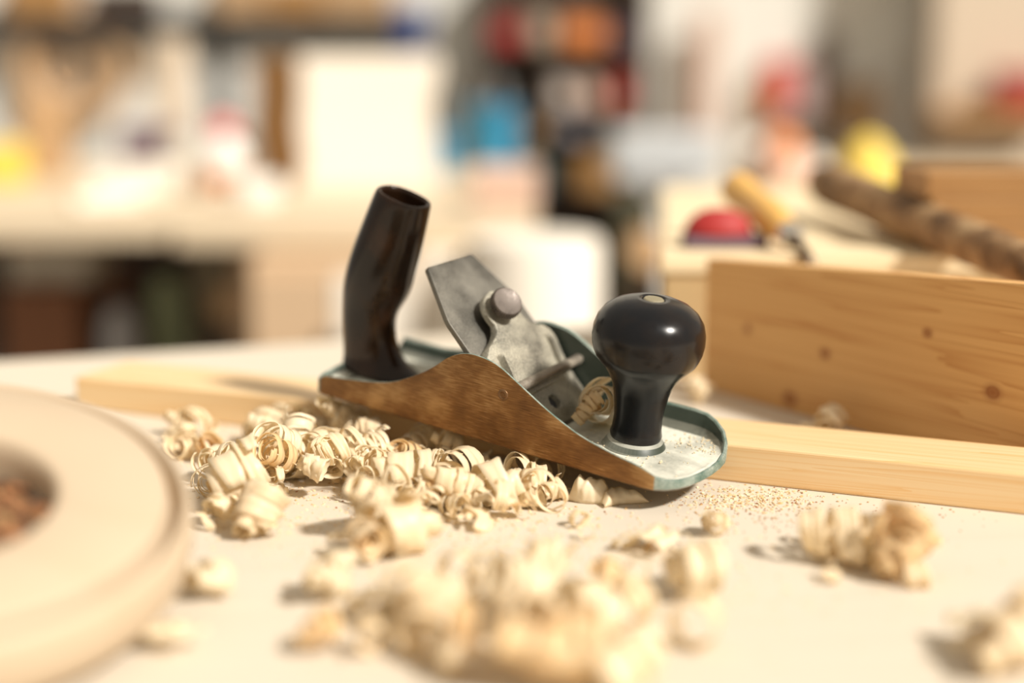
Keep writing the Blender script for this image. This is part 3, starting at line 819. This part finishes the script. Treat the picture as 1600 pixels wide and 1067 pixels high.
# a curl caught in the plane throat
cf = world_of((105, 33, 3.4))
put_shaving(0, 0, 15, 'roll', rs, 'amber shaving curl caught in the throat of the plane beside the knob', 'wood shavings on the bench', yaw=1.0, mat=M_shav, frame=cf)
cf = world_of((101, 28, 5))
put_shaving(0, 0, 8, 'crumple', rs, 'small amber shaving below the curl in the plane throat', 'wood shavings on the bench', yaw=.3, mat=M_shav2, frame=cf)
# behind the batten
for px, py, sz, lb in ((1092, 622, 9, 'blurred shaving behind the toe of the plane, left of the knotty board'), (1262, 668, 6, 'pale shaving tip showing above the batten at the board foot'), (1300, 672, 9, 'upright sliver of shaving leaning at the foot of the knotty board')):
    put_shaving(px, py + 12, sz, 'flake' if sz < 9 else 'crumple', rs, lb, 'wood shavings on the bench')
# loose fillers in the heaps
heap = [((390, 575), (685, 765), 46, (5.5, 12), 8), ((570, 700), (720, 800), 36, (5, 12), 7), ((690, 870), (750, 815), 24, (5, 11), 4), ((245, 335), (672, 722), 12, (4, 9), 2), ((315, 430), (745, 830), 14, (5, 12), 4),
        ((540, 710), (800, 885), 9, (5, 11), 4), ((470, 700), (910, 1030), 6, (5, 13), 3), ((700, 1080), (920, 1085), 15, (6, 15), 6), ((1280, 1480), (850, 925), 9, (5, 10), 3), ((900, 1120), (810, 930), 9, (4, 8), 0), ((1530, 1600), (1010, 1080), 5, (6, 12), 2)]
for (xa, xb), (ya, yb), cnt, (s0_, s1_), bs in heap:
    for i in range(cnt):
        px = rs.uniform(xa, xb); py = rs.uniform(ya, yb)
        kd = rs.choice(['roll', 'open', 'helix', 'crumple', 'ring', 'helix', 'open', 'flake', 'ring'])
        base = max(0, rs.uniform(-bs, bs))
        P = onz(px, py, base); sz_ = rs.uniform(s0_, s1_)
        if (P - V((bl.x, bl.y, 0))).dot(bn) > -sz_ * .75: continue
        put_shaving(px, py, sz_, kd, rs, 'small loose cream wood shaving among the heaps in front of the hand plane', 'small loose shavings', yaw=rs.uniform(-1.5, 1.5),
                    mat=M_shav2 if rs.random() < .18 else M_shav, name='small_shaving', base=base)

# sawdust (stuff)
def dust_spots(cnt, regs):
    out = []
    for i in range(cnt):
        (xa, xb, ya, yb) = regs[i % len(regs)]
        px = rs.gauss((xa + xb) / 2, (xb - xa) / 3.2); py = rs.gauss((ya + yb) / 2, (yb - ya) / 3.2)
        if py < 640: continue
        P = onz(px, py)
        # keep off the ring and the batten
        e_ = math.hypot((P.x - RCX) / (RA * 1.0), (P.y - RCY) / (RB * 1.0))
        d_ = (P - V((bl.x, bl.y, 0))).dot(bn)
        if e_ < 1 or d_ > -1: continue
        out.append((P.x, P.y, 0))
    return out
regs = [(350, 900, 700, 860), (280, 700, 680, 860), (600, 1100, 790, 900), (1080, 1250, 762, 800), (500, 1300, 850, 1000), (250, 420, 650, 720)]
o = chips('sawdust', dust_spots(3600, regs), [M_dust, M_dust, M_shav2, M_shav, M_shav], .35, 1.7, .2)
tag(o, 'fine pale sawdust strewn over the workbench around the plane', 'sawdust', kind='stuff')
o = chips('dark_sawdust', dust_spots(650, [(350, 900, 700, 860), (1060, 1420, 768, 832), (1080, 1300, 765, 810), (1080, 1500, 775, 850)]), [M_dust_d, M_mulch2], .3, 1.1, .3)
tag(o, 'reddish brown sawdust specks along the foot of the batten', 'sawdust', kind='stuff')
sp_ = []
for i in range(260):
    b_ = (rs.uniform(60, 148), rs.uniform(8, 48), 0)
    if rs.random() < .5: q = world_of((rs.uniform(128, 150), rs.uniform(36, 49), 3.3))
    elif rs.random() < .5: q = world_of((rs.uniform(100, 140), rs.uniform(6, 20), 3.4))
    else: q = world_of((rs.uniform(100, 146), rs.uniform(9, 46), 3.2))
    sp_.append(tuple(q))
o = chips('plane_dust', sp_, [M_shav, M_dust], .25, 1.0, .3); tag(o, 'sawdust grains caught inside the toe of the hand plane', 'sawdust', kind='stuff')

# ------------------------------------------------------------------ background: far bench and the workshop
def Xat(px, Y, z=0):  # world x for picture column at depth Y and height z
    d = Y * CP - (z - CAMH) * SP
    return (px - 800) / F * d
def Zat(py, Y): return onY(800, py, Y).z
YF, YB = 1360, 2140
fb = empty('far_bench', (-400, 1750, -900)); tag(fb, 'long wooden bench across the back of the workshop', 'workbench')
bx0, bx1 = -700, Xat(838, YF)
o = prism('worktop', [(bx0 + 400, YF - 1750), (bx1 + 400, YF - 1750), (bx1 + 400 + 15, YB - 1750), (bx0 + 400, YB - 1750)], 900 - 22, 900, M_far_bench, fb, bevel=2)
xr = Xat(275, YF)
o = prism('front_rail', [(xr + 400, YF - 1766), (bx1 + 400, YF - 1766), (bx1 + 400, YF - 1750.5), (xr + 400, YF - 1750.5)], 900 - 26, 899, M_far_bench, fb, bevel=3)
for px, lx in ((395, 1), (805, 1)):
    box('leg', (34, 40, 876), (Xat(px, YF + 60) + 400, YF + 60 - 1750, 0), M_cabinet, fb)
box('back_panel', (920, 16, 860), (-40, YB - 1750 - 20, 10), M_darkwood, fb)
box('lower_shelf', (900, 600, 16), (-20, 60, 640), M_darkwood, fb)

def bgbox(name, x0, x1, y0, y1, Y, dep, mat, label, cat, group=None, rz=0, bevel=3):
    """box filling picture columns x0..x1 and rows y0..y1 with its front at depth Y"""
    zt_, zb_ = Zat(y0, Y), Zat(y1, Y); xm_ = (Xat(x0, Y) + Xat(x1, Y)) / 2; w_ = Xat(x1, Y) - Xat(x0, Y)
    o = box(name, (w_, dep, zt_ - zb_), (xm_, Y + dep / 2, zb_), mat, rz=rz, bevel=bevel); tag(o, label, cat, group); return o

# cabinet at the bright end, flush with the bench front
YCb = 1290
cxm = (Xat(388, YCb) + Xat(650, YCb)) / 2; cwid = Xat(650, YCb) - Xat(388, YCb)
cb = empty('plywood_cabinet', (cxm, YCb + 32, -900)); tag(cb, 'plain plywood cabinet standing against the front of the far bench', 'cabinet')
box('cabinet_body', (cwid, 56, 872), (0, 0, 0), M_cabinet, cb)
dw = cwid / 2 - 3
for k in (0, 1):
    d_ = box('door', (dw, 8, 850), (-cwid / 2 + dw / 2 + 2 + k * (dw + 2), -32.5, 8), M_cabinet if k == 0 else M_block, cb)
    box('handle', (5, 8, 26), ((dw / 2 - 8) * (1 if k == 0 else -1), -8, 770), M_black, d_, bevel=1)
o = box('pale_carton', (Xat(722, 1290) - Xat(654, 1290), 56, Zat(402, 1290) + 900), ((Xat(722, 1290) + Xat(654, 1290)) / 2, 1322, -900), M_block); tag(o, 'pale tall carton between the plywood cabinet and the round drum', 'box')
# rounded pale drum beside the bench
dr = lathe('plywood_drum', [(0, 0), (58, 0), (60, 6), (60, 888), (57, 896), (0, 896)], M_block, loc=(Xat(838, 1220), 1268, -900), n=48)
tag(dr, 'tall pale plywood drum standing right of the far bench', 'drum')
o = bgbox('pink_carton', 812, 915, 262, 322, 1480, 110, M_pink, 'pinkish carton standing at the right end of the far bench', 'box')
o.location.z = 0.0; o.location.x = (bx1 - 30) * S
# block
Yb = 1730
tb = empty('pale_block', (Xat(580, Yb), Yb, 0)); tag(tb, 'large pale wavy edged block of plywood with the shade of its left side painted brown on the far bench', 'block')
hb = Zat(86, Yb)
def wav(z, e): return 4.5 * math.sin(z / hb * 6.5 + e) + 3 * math.sin(z / hb * 11 + e * 2)
vs = []; fs = []; nz_ = 22
xl, xr_ = Xat(478, Yb) - Xat(580, Yb), Xat(680, Yb) - Xat(580, Yb)
for i in range(nz_):
    z_ = hb * i / (nz_ - 1)
    l_ = xl + wav(z_, 0) - 14 * (1 - z_ / hb) ** 2; r2 = xr_ + wav(z_, 2)
    vs += [(l_, 0, z_), (r2, 12, z_), (r2 - 6, 130, z_), (l_ - 78, 120, z_)]
for i in range(nz_ - 1):
    for k in range(4): fs.append((i * 4 + k, i * 4 + (k + 1) % 4, (i + 1) * 4 + (k + 1) % 4, (i + 1) * 4 + k))
fs += [(0, 3, 2, 1), tuple((nz_ - 1) * 4 + k for k in range(4))]
mi = []
for i in range(nz_ - 1): mi += [0, 0, 0, 1]  # left face coloured brown to stand for the block's shaded side
mi += [0, 0]
o = link('block_body', mesh_from(vs, fs, mi=mi), [M_block, M_brown_and_shade], tb, smooth=False)
# glue bottle
Yg = 1640
gb = empty('glue_bottle', (Xat(352, Yg), Yg, 0)); tag(gb, 'white glue bottle with a red cap on the far bench', 'bottle')
hG = Zat(182, Yg)
lathe('bottle_body', [(0, 0), (24, 0), (26, 4), (26, hG * .5), (22, hG * .62), (13, hG * .74), (12, hG * .78), (0, hG * .78)], M_white_p, gb)
lathe('label_band', [(26.3, hG * .1), (26.4, hG * .12), (26.4, hG * .3), (26.3, hG * .32)], M_orange, gb)
lathe('cap', [(15, hG * .76), (16, hG * .8), (14, hG * .93), (8, hG), (0, hG)], M_red, gb)
o = lathe('white_tub', [(0, 0), (26, 0), (30, 20), (28, 26), (0, 26)], M_white_p, loc=(Xat(398, 1560), 1560, 0)); tag(o, 'low white tub beside the glue bottle', 'tub')
o = lathe('grey_jar', [(0, 0), (22, 0), (22, 52), (16, 60), (0, 60)], plain('jar', (.5, .46, .38), .4), loc=(Xat(285, 1750), 1750, 0)); tag(o, 'pale grey jar left of the glue bottle', 'jar')
# low mound of pale offcuts
for i, (px, Y, w_, h_, r_) in enumerate(((200, 1620, 85, 20, .2), (235, 1680, 80, 34, -.15), (165, 1500, 70, 12, .4))):
    o = box('wood_offcut', (w_, 45, h_), (Xat(px, Y), Y, 0), M_block, rz=r_, bevel=5)
    tag(o, ['pale wooden offcut lying on the left half of the far bench', 'thick pale wooden offcut behind the others on the far bench', 'thin wooden offcut near the front edge of the far bench'][i], 'offcut', 'wooden offcuts on the far bench')
# yellow box left edge
o = bgbox('yellow_case', -40, 22, 225, 290, 1760, 60, M_yellow, 'yellow tool case at the left end of the far bench', 'tool case'); o.location.z = .0
o = bgbox('brown_board', 35, 112, 180, 300, 1900, 14, M_tan, 'tan board leaning upright on the far bench at left', 'board'); o.location.z = 0
o = bgbox('dark_vise', 190, 265, 195, 268, 1960, 70, M_purple, 'dark brown bench vise at the back of the far bench', 'vise'); o.location.z = 0
o = bgbox('long_plank', 248, 300, 60, 262, 2080, 18, plain('pale_plank', (.66, .55, .42), .8), 'tall pale pinkish plank standing behind the glue bottle', 'plank'); o.location.z = 0; o.scale.z = 1
# hoops hung on the wall
for px, py, r_, rr, lb in ((112, 103, 74, 15, 'large tan wooden hoop hanging on the back wall at the upper left'), (104, 112, 36, 7, 'smaller wooden hoop hanging inside the large one')):
    c_ = onY(px, py, WALL_Y - 40 + (14 if r_ < 70 else 0))
    k_ = (WALL_Y) / F
    vs = []; fs = []
    for i in range(64):
        a_ = 2 * math.pi * i / 64
        for j in range(10):
            b_ = 2 * math.pi * j / 10; R2 = r_ * k_ + rr * k_ * math.cos(b_)
            vs.append((R2 * math.cos(a_), 16 * math.sin(b_), R2 * math.sin(a_)))
    for i in range(64):
        for j in range(10): fs.append((i * 10 + j, ((i + 1) % 64) * 10 + j, ((i + 1) % 64) * 10 + (j + 1) % 10, i * 10 + (j + 1) % 10))
    o = link('wooden_hoop', mesh_from(vs, fs), M_hoop); o.location = c_ * S; tag(o, lb, 'hoop')
# wall shelf with boxes
o = bgbox('wall_shelf', -60, 622, 22, 52, 2925, 74, M_black, 'long black shelf high on the back wall', 'shelf')
zs_ = Zat(22, 2925)
for i, (a_, b_, h_, mt) in enumerate(((345, 420, 90, M_tan), (425, 505, 70, M_brown_and_shade), (508, 612, 110, M_tan), (150, 250, 60, M_darkwood), (20, 120, 80, M_brown_and_shade))):
    w_ = Xat(b_, 2930) - Xat(a_, 2930)
    o = box('carton', (w_, 60, h_), ((Xat(a_, 2930) + Xat(b_, 2930)) / 2, 2965, zs_), mt, bevel=2)
    tag(o, ['tan carton on the black shelf, left of the brown one', 'brown carton between two tan ones on the black shelf', 'wide tan carton at the right end of the black shelf', 'dark carton on the black shelf above the hoops', 'brown carton at the left end of the black shelf'][i], 'box', 'cartons on the black shelf')
for i, px in enumerate((348,)):
    o = bgbox('shelf_post', px - 9, px + 9, 52, 262 if i == 0 else 200, 2970, 30, M_black if i == 0 else M_grey, ['black upright post below the shelf behind the glue bottle', 'grey upright post below the shelf beside the hoop'][i], 'post')
for i, (a_, b_, c_, d_) in enumerate(((285, 325, 60, 240), (362, 408, 62, 215), (425, 470, 50, 110))):
    o = bgbox('white_sheet', a_, b_, c_, d_, 2970, 30, M_white_p, ['tall white panel on the wall left of the black post', 'white panel on the wall right of the black post', 'small white panel on the wall above the shade-painted side of the block'][i], 'panel')
o = bgbox('pale_column', 672, 752, -60, 262, 2700, 120, plain('pale_paint', (.80, .80, .75), .8), 'pale grey square column right of the pale block', 'column')
zz = o.location.z; o.scale.z = 1
o = bgbox('navy_bag', 622, 668, 5, 84, 2950, 50, M_navy, 'navy bag hanging on the wall above the pale block', 'bag')
# blue tubs
Yt = 2090
for i, (px, w_, yt, Y_) in enumerate(((768, 40, 166, Yt), (690, 18, 205, 1990))):
    h_ = Zat(yt, Y_)
    o = lathe('blue_tub', [(0, 0), (w_ * .85, 0), (w_ * .9, 4), (w_, h_), (w_ * 1.04, h_ + 2), (w_ * .95, h_ + 2), (w_ * .9, h_ - 6), (0, h_ - 8)], M_blue, loc=(Xat(px, Y_), Y_ - 30, 0))
    tag(o, ['bright blue plastic tub at the right end of the far bench', 'small blue pot beside the pale block'][i], 'tub')
# dark tool cabinet with its contents
Yc = 2560
x0_, x1_ = Xat(752, Yc), Xat(1012, Yc)
zt_ = Zat(-60, Yc); zb_ = -900
cab = empty('tool_cabinet', ((x0_ + x1_) / 2, Yc, zb_)); tag(cab, 'tall dark open cabinet crowded with coloured things against the back wall', 'cabinet')
hw = (x1_ - x0_) / 2; hh = zt_ - zb_
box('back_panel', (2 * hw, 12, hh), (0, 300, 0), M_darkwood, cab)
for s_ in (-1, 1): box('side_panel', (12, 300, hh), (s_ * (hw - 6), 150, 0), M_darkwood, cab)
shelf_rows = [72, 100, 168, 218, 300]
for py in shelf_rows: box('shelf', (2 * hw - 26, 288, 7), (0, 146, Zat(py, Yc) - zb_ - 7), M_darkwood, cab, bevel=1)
items = [ # x0,x1,ytop,shelf y,mat,label,shape
 (768, 815, 34, 72, M_deepred, 'dark red box on the upper cabinet shelf, leftmost', 'box'),
 (818, 862, 28, 72, plain('stone', (.36, .30, .22), .8), 'grey brown tin on the upper cabinet shelf', 'tin'),
 (878, 942, 32, 72, M_orange, 'orange brown bag on the upper cabinet shelf', 'bag'),
 (948, 1004, 38, 72, M_purple, 'purple grey box on the upper cabinet shelf, rightmost', 'box'),
 (852, 898, 112, 168, plain('pinkwhite', (.62, .54, .48), .7), 'off white bundle in the middle of the cabinet', 'bundle'),
 (900, 942, 118, 168, M_pink, 'pinkish bundle beside the off white one in the cabinet', 'bundle'),
 (958, 990, 104, 168, M_red, 'bright red box on the middle cabinet shelf', 'box'),
 (992, 1006, 110, 168, M_white_p, 'narrow white box right of the bright red one', 'box'),
 (770, 790, 118, 168, M_grey, 'small grey tin at the left of the middle cabinet shelf', 'tin'),
 (812, 850, 180, 218, M_tan, 'tan tin on the lower cabinet shelf', 'tin'),
 (868, 918, 182, 218, plain('slate', (.30, .31, .36), .6), 'slate grey tin on the lower cabinet shelf', 'tin'),
 (958, 1005, 182, 218, M_tan, 'tan box at the right of the lower cabinet shelf', 'box'),
 (795, 860, 238, 300, plain('teal', (.05, .09, .09), .6), 'dark teal box on the bottom visible cabinet shelf', 'box'),
 (905, 960, 240, 300, M_brown_and_shade, 'brown box on the bottom visible cabinet shelf', 'box'),
]
for (a_, b_, yt, yb, mt, lb, shp) in items:
    Yi = Yc + 20; w_ = Xat(b_, Yi) - Xat(a_, Yi); zb2 = Zat(yb, Yc); h_ = Zat(yt, Yi) - zb2; xm_ = (Xat(a_, Yi) + Xat(b_, Yi)) / 2
    if shp in ('tin', 'bundle'):
        o = lathe('storage_' + shp, [(0, 0), (w_ * .48, 0), (w_ * .5, 3), (w_ * .5, h_ * .85), (w_ * .4, h_), (0, h_)], mt, loc=(xm_, Yi + w_ * .5, zb2))
    else: o = box('storage_' + shp, (w_, 70, h_), (xm_, Yi + 36, zb2), mt, bevel=3)
    tag(o, lb, shp, 'things in the dark cabinet')
# things between cabinet and crate
o = bgbox('pink_plank', 1085, 1120, 18, 262, 2940, 25, M_pink, 'tall pinkish plank standing against the pale wall', 'plank'); zb2 = -900
o.scale.z = 1
def counter_z(): return -1
o = bgbox('pale_crate', 962, 1122, 218, 290, 1850, 160, M_greyblue, 'pale grey blue plastic crate behind the chisel', 'crate'); o.location.z = -.001
for i, (px, yt, r_, mt, lb, ct) in enumerate(((1166, 214, 26, M_white_p, 'round white pot right of the pale crate', 'pot'), (1268, 240, 20, M_white_p, 'low white pot between the orange topped pot and yellow cap', 'pot'))):
    Y_ = 1640; h_ = Zat(yt, Y_) + 1; rr = r_ * Y_ / F
    o = lathe('white_pot', [(0, 0), (rr * .8, 0), (rr, h_ * .3), (rr, h_ * .7), (rr * .7, h_), (0, h_)], mt, loc=(Xat(px, Y_), Y_, -1)); tag(o, lb, ct)
pt = empty('orange_pot', (Xat(1219, 1600), 1600, -1)); tag(pt, 'round pot with an orange lid and pale pink body behind the chisel', 'pot')
h_ = Zat(204, 1600) + 1
lathe('pot_body', [(0, 0), (20, 0), (25, h_ * .2), (25, h_ * .62), (22, h_ * .72), (0, h_ * .72)], plain('palepink', (.80, .52, .40), .5), pt)
lathe('lid', [(22, h_ * .70), (22.5, h_ * .76), (17, h_ * .93), (9, h_), (0, h_)], M_orange, pt)
yc = empty('yellow_helmet', (Xat(1352, 1500), 1500, -1)); tag(yc, 'yellow domed cap with a raised crest behind the rough stick', 'cap')
h_ = Zat(208, 1500) + 1
o = lathe('crown', [(31, 0), (33, 12), (33, h_ * .35), (29, h_ * .6), (20, h_ * .82), (9, h_ * .95), (0, h_)], M_yellow, yc); 
box('brim', (30, 60, 5), (14, 0, 0), M_yellow, yc, bevel=2)
# wall things on the right
Yw = WALL_Y - 30
o = bgbox('dark_bar', 1278, 1303, 50, 262, Yw - 10, 40, M_darkwood, 'dark brown vertical bar on the wall above the orange pot', 'bar')
o = bgbox('red_apron', 1196, 1236, 92, 176, Yw, 30, M_red, 'red cloth hanging on the wall between pale shapes', 'cloth')
o = bgbox('pale_cloth', 1238, 1272, 110, 180, Yw, 30, plain('rosy', (.6, .45, .42), .8), 'rosy pale cloth hanging beside the red one', 'cloth')
o = bgbox('brown_cloth', 1176, 1195, 120, 200, Yw, 30, M_tan, 'brown cloth hanging left of the red one', 'cloth')
o = bgbox('wall_clock', 1308, 1368, 72, 128, Yw, 30, M_white_p, 'whitish box on the wall right of the dark bar', 'box')
o = bgbox('brown_box', 1304, 1378, 135, 215, Yw, 30, M_tan, 'brown box on the wall below the whitish one', 'box')
o = bgbox('white_post', 1384, 1420, 30, 275, Yw - 30, 60, M_white_p, 'white upright post at the corner of the beige wall', 'post')
Yq = WALL_Y - 290
o = bgbox('brown_shelf', 1468, 1680, 172, 196, Yq, 145, M_brown_and_shade, 'brown shelf on the beige wall at right', 'shelf')
zq = Zat(172, Yq)
o = box('shelf_box', (90, 80, 70), (Xat(1606, Yq), Yq + 60, zq), M_deepred, bevel=3); tag(o, 'dark red box on the brown wall shelf', 'box')
# under the far bench
zsf = -900 + 656
def under(name, px, py, w_px, Y, mat, label, cat, shape='box', dep=60, mats=None):
    zt_ = Zat(py, Y); w_ = w_px * Y / F; x_ = Xat(px, Y)
    h_ = zt_ - zsf
    if shape == 'box': o = box(name, (w_, dep, h_), (x_, Y + dep / 2, zsf), mat, bevel=3)
    else: o = lathe(name, [(0, 0), (w_ * .5, 0), (w_ * .5, h_ * .8), (w_ * .3, h_), (0, h_)], mat, loc=(x_, Y + w_ / 2, zsf))
    return tag(o, label, cat)
under('brown_chest', 52, 452, 120, 1480, plain('chestbrown', (.26, .11, .05), .7), 'dark brown chest on the lower shelf of the far bench at left', 'chest', dep=200)
zt_ = Zat(452, 1480)
o = box('grey_bin', (86, 90, Zat(390, 1500) - zt_), (Xat(62, 1500), 1560, zt_), plain('bin', (.75, .70, .58), .6), bevel=4); tag(o, 'grey bin standing on the dark brown chest', 'bin')
o = box('red_tin', (28, 40, 12), (Xat(16, 1500), 1545, Zat(390, 1500)), M_orange, bevel=3); tag(o, 'orange red tin on the grey bin', 'tin')
under('green_can', 248, 438, 62, 1540, plain('sage', (.42, .50, .30), .6), 'sage green can on the lower shelf of the far bench', 'can', 'round')
under('grey_canister', 170, 484, 62, 1470, plain('slate2', (.45, .45, .46), .6), 'slate grey canister left of the sage green can', 'canister', 'round')
under('jar_stack', 318, 392, 46, 1600, plain('olivejar', (.60, .54, .38), .6), 'olive tan jar behind the sage green can', 'jar', 'round')
# log ends
for i, (px, py, r_, Y) in enumerate(((355, 478, 25, 1440),)):
    c_ = onY(px, py, Y); rr = r_ * Y / F
    o = lathe('log', [(0, 0), (rr, 0), (rr, 150), (0, 150)], M_tan, loc=c_, rot=frame_to(V((0, 1, 0)))); 
    tag(o, 'round log end facing forward beside the plywood cabinet', 'log')
    o2 = box('log_rest', (40, 160, c_.z - rr - zsf), (c_.x, Y + 82, zsf), M_darkwood); tag(o2, 'dark block carrying the log under the far bench', 'block')
# things right of the drum
o = bgbox('olive_case', 962, 1024, 312, 470, 1500, 90, plain('olive', (.05, .045, .02), .7), 'dark olive case standing between the drum and the crate', 'case')
z_ = o.location.z
o2 = box('olive_case_stand', (44, 90, z_ / S + 900), (o.location.x / S, 1545, -900), M_darkwood); tag(o2, 'dark stand below the olive case', 'stand')
c_ = onY(1012, 396, 1330)
o = lathe('log', [(0, 0), (17, 0), (17, 60), (0, 60)], M_tan, loc=c_, rot=frame_to(V((0, 1, 0)))); tag(o, 'small round log end right of the pale drum', 'log')
o2 = box('log_post', (24, 50, c_.z - 17 + 900), (c_.x, 1361, -900), M_darkwood); tag(o2, 'dark post carrying the small log end right of the drum', 'post')

# ------------------------------------------------------------------ light
w = bpy.data.worlds.new('sky'); sc.world = w; w.use_nodes = True
nt = w.node_tree; bg = nt.nodes['Background']; bg.inputs[0].default_value = (1.0, .88, .72, 1); bg.inputs[1].default_value = .45
sun = bpy.data.lights.new('sun', 'SUN'); sun.energy = 4.9; sun.angle = math.radians(6); sun.color = (1.0, .945, .865)
so = bpy.data.objects.new('sun', sun); col.objects.link(so)
el = math.radians(41.5); sh = V((.78, -.62, 0)).normalized()
sd = V((sh.x * math.cos(el), sh.y * math.cos(el), math.sin(el)))
so.rotation_euler = sd.to_track_quat('Z', 'Y').to_euler()

# ------------------------------------------------------------------ camera
cd = bpy.data.cameras.new('camera'); co = bpy.data.objects.new('camera', cd); col.objects.link(co)
cd.lens = 50; cd.sensor_width = 36; cd.clip_start = .01; cd.clip_end = 50
co.location = CAM * S; co.rotation_euler = (math.pi / 2 - P_, 0, 0)
cd.dof.use_dof = True; cd.dof.focus_distance = .497; cd.dof.aperture_fstop = 2.3
sc.camera = co
sc.view_settings.view_transform = 'Standard'; sc.view_settings.look = 'None'
sc.view_settings.gamma = 1; sc.view_settings.exposure = 0.17
sc.cycles.use_denoising = True
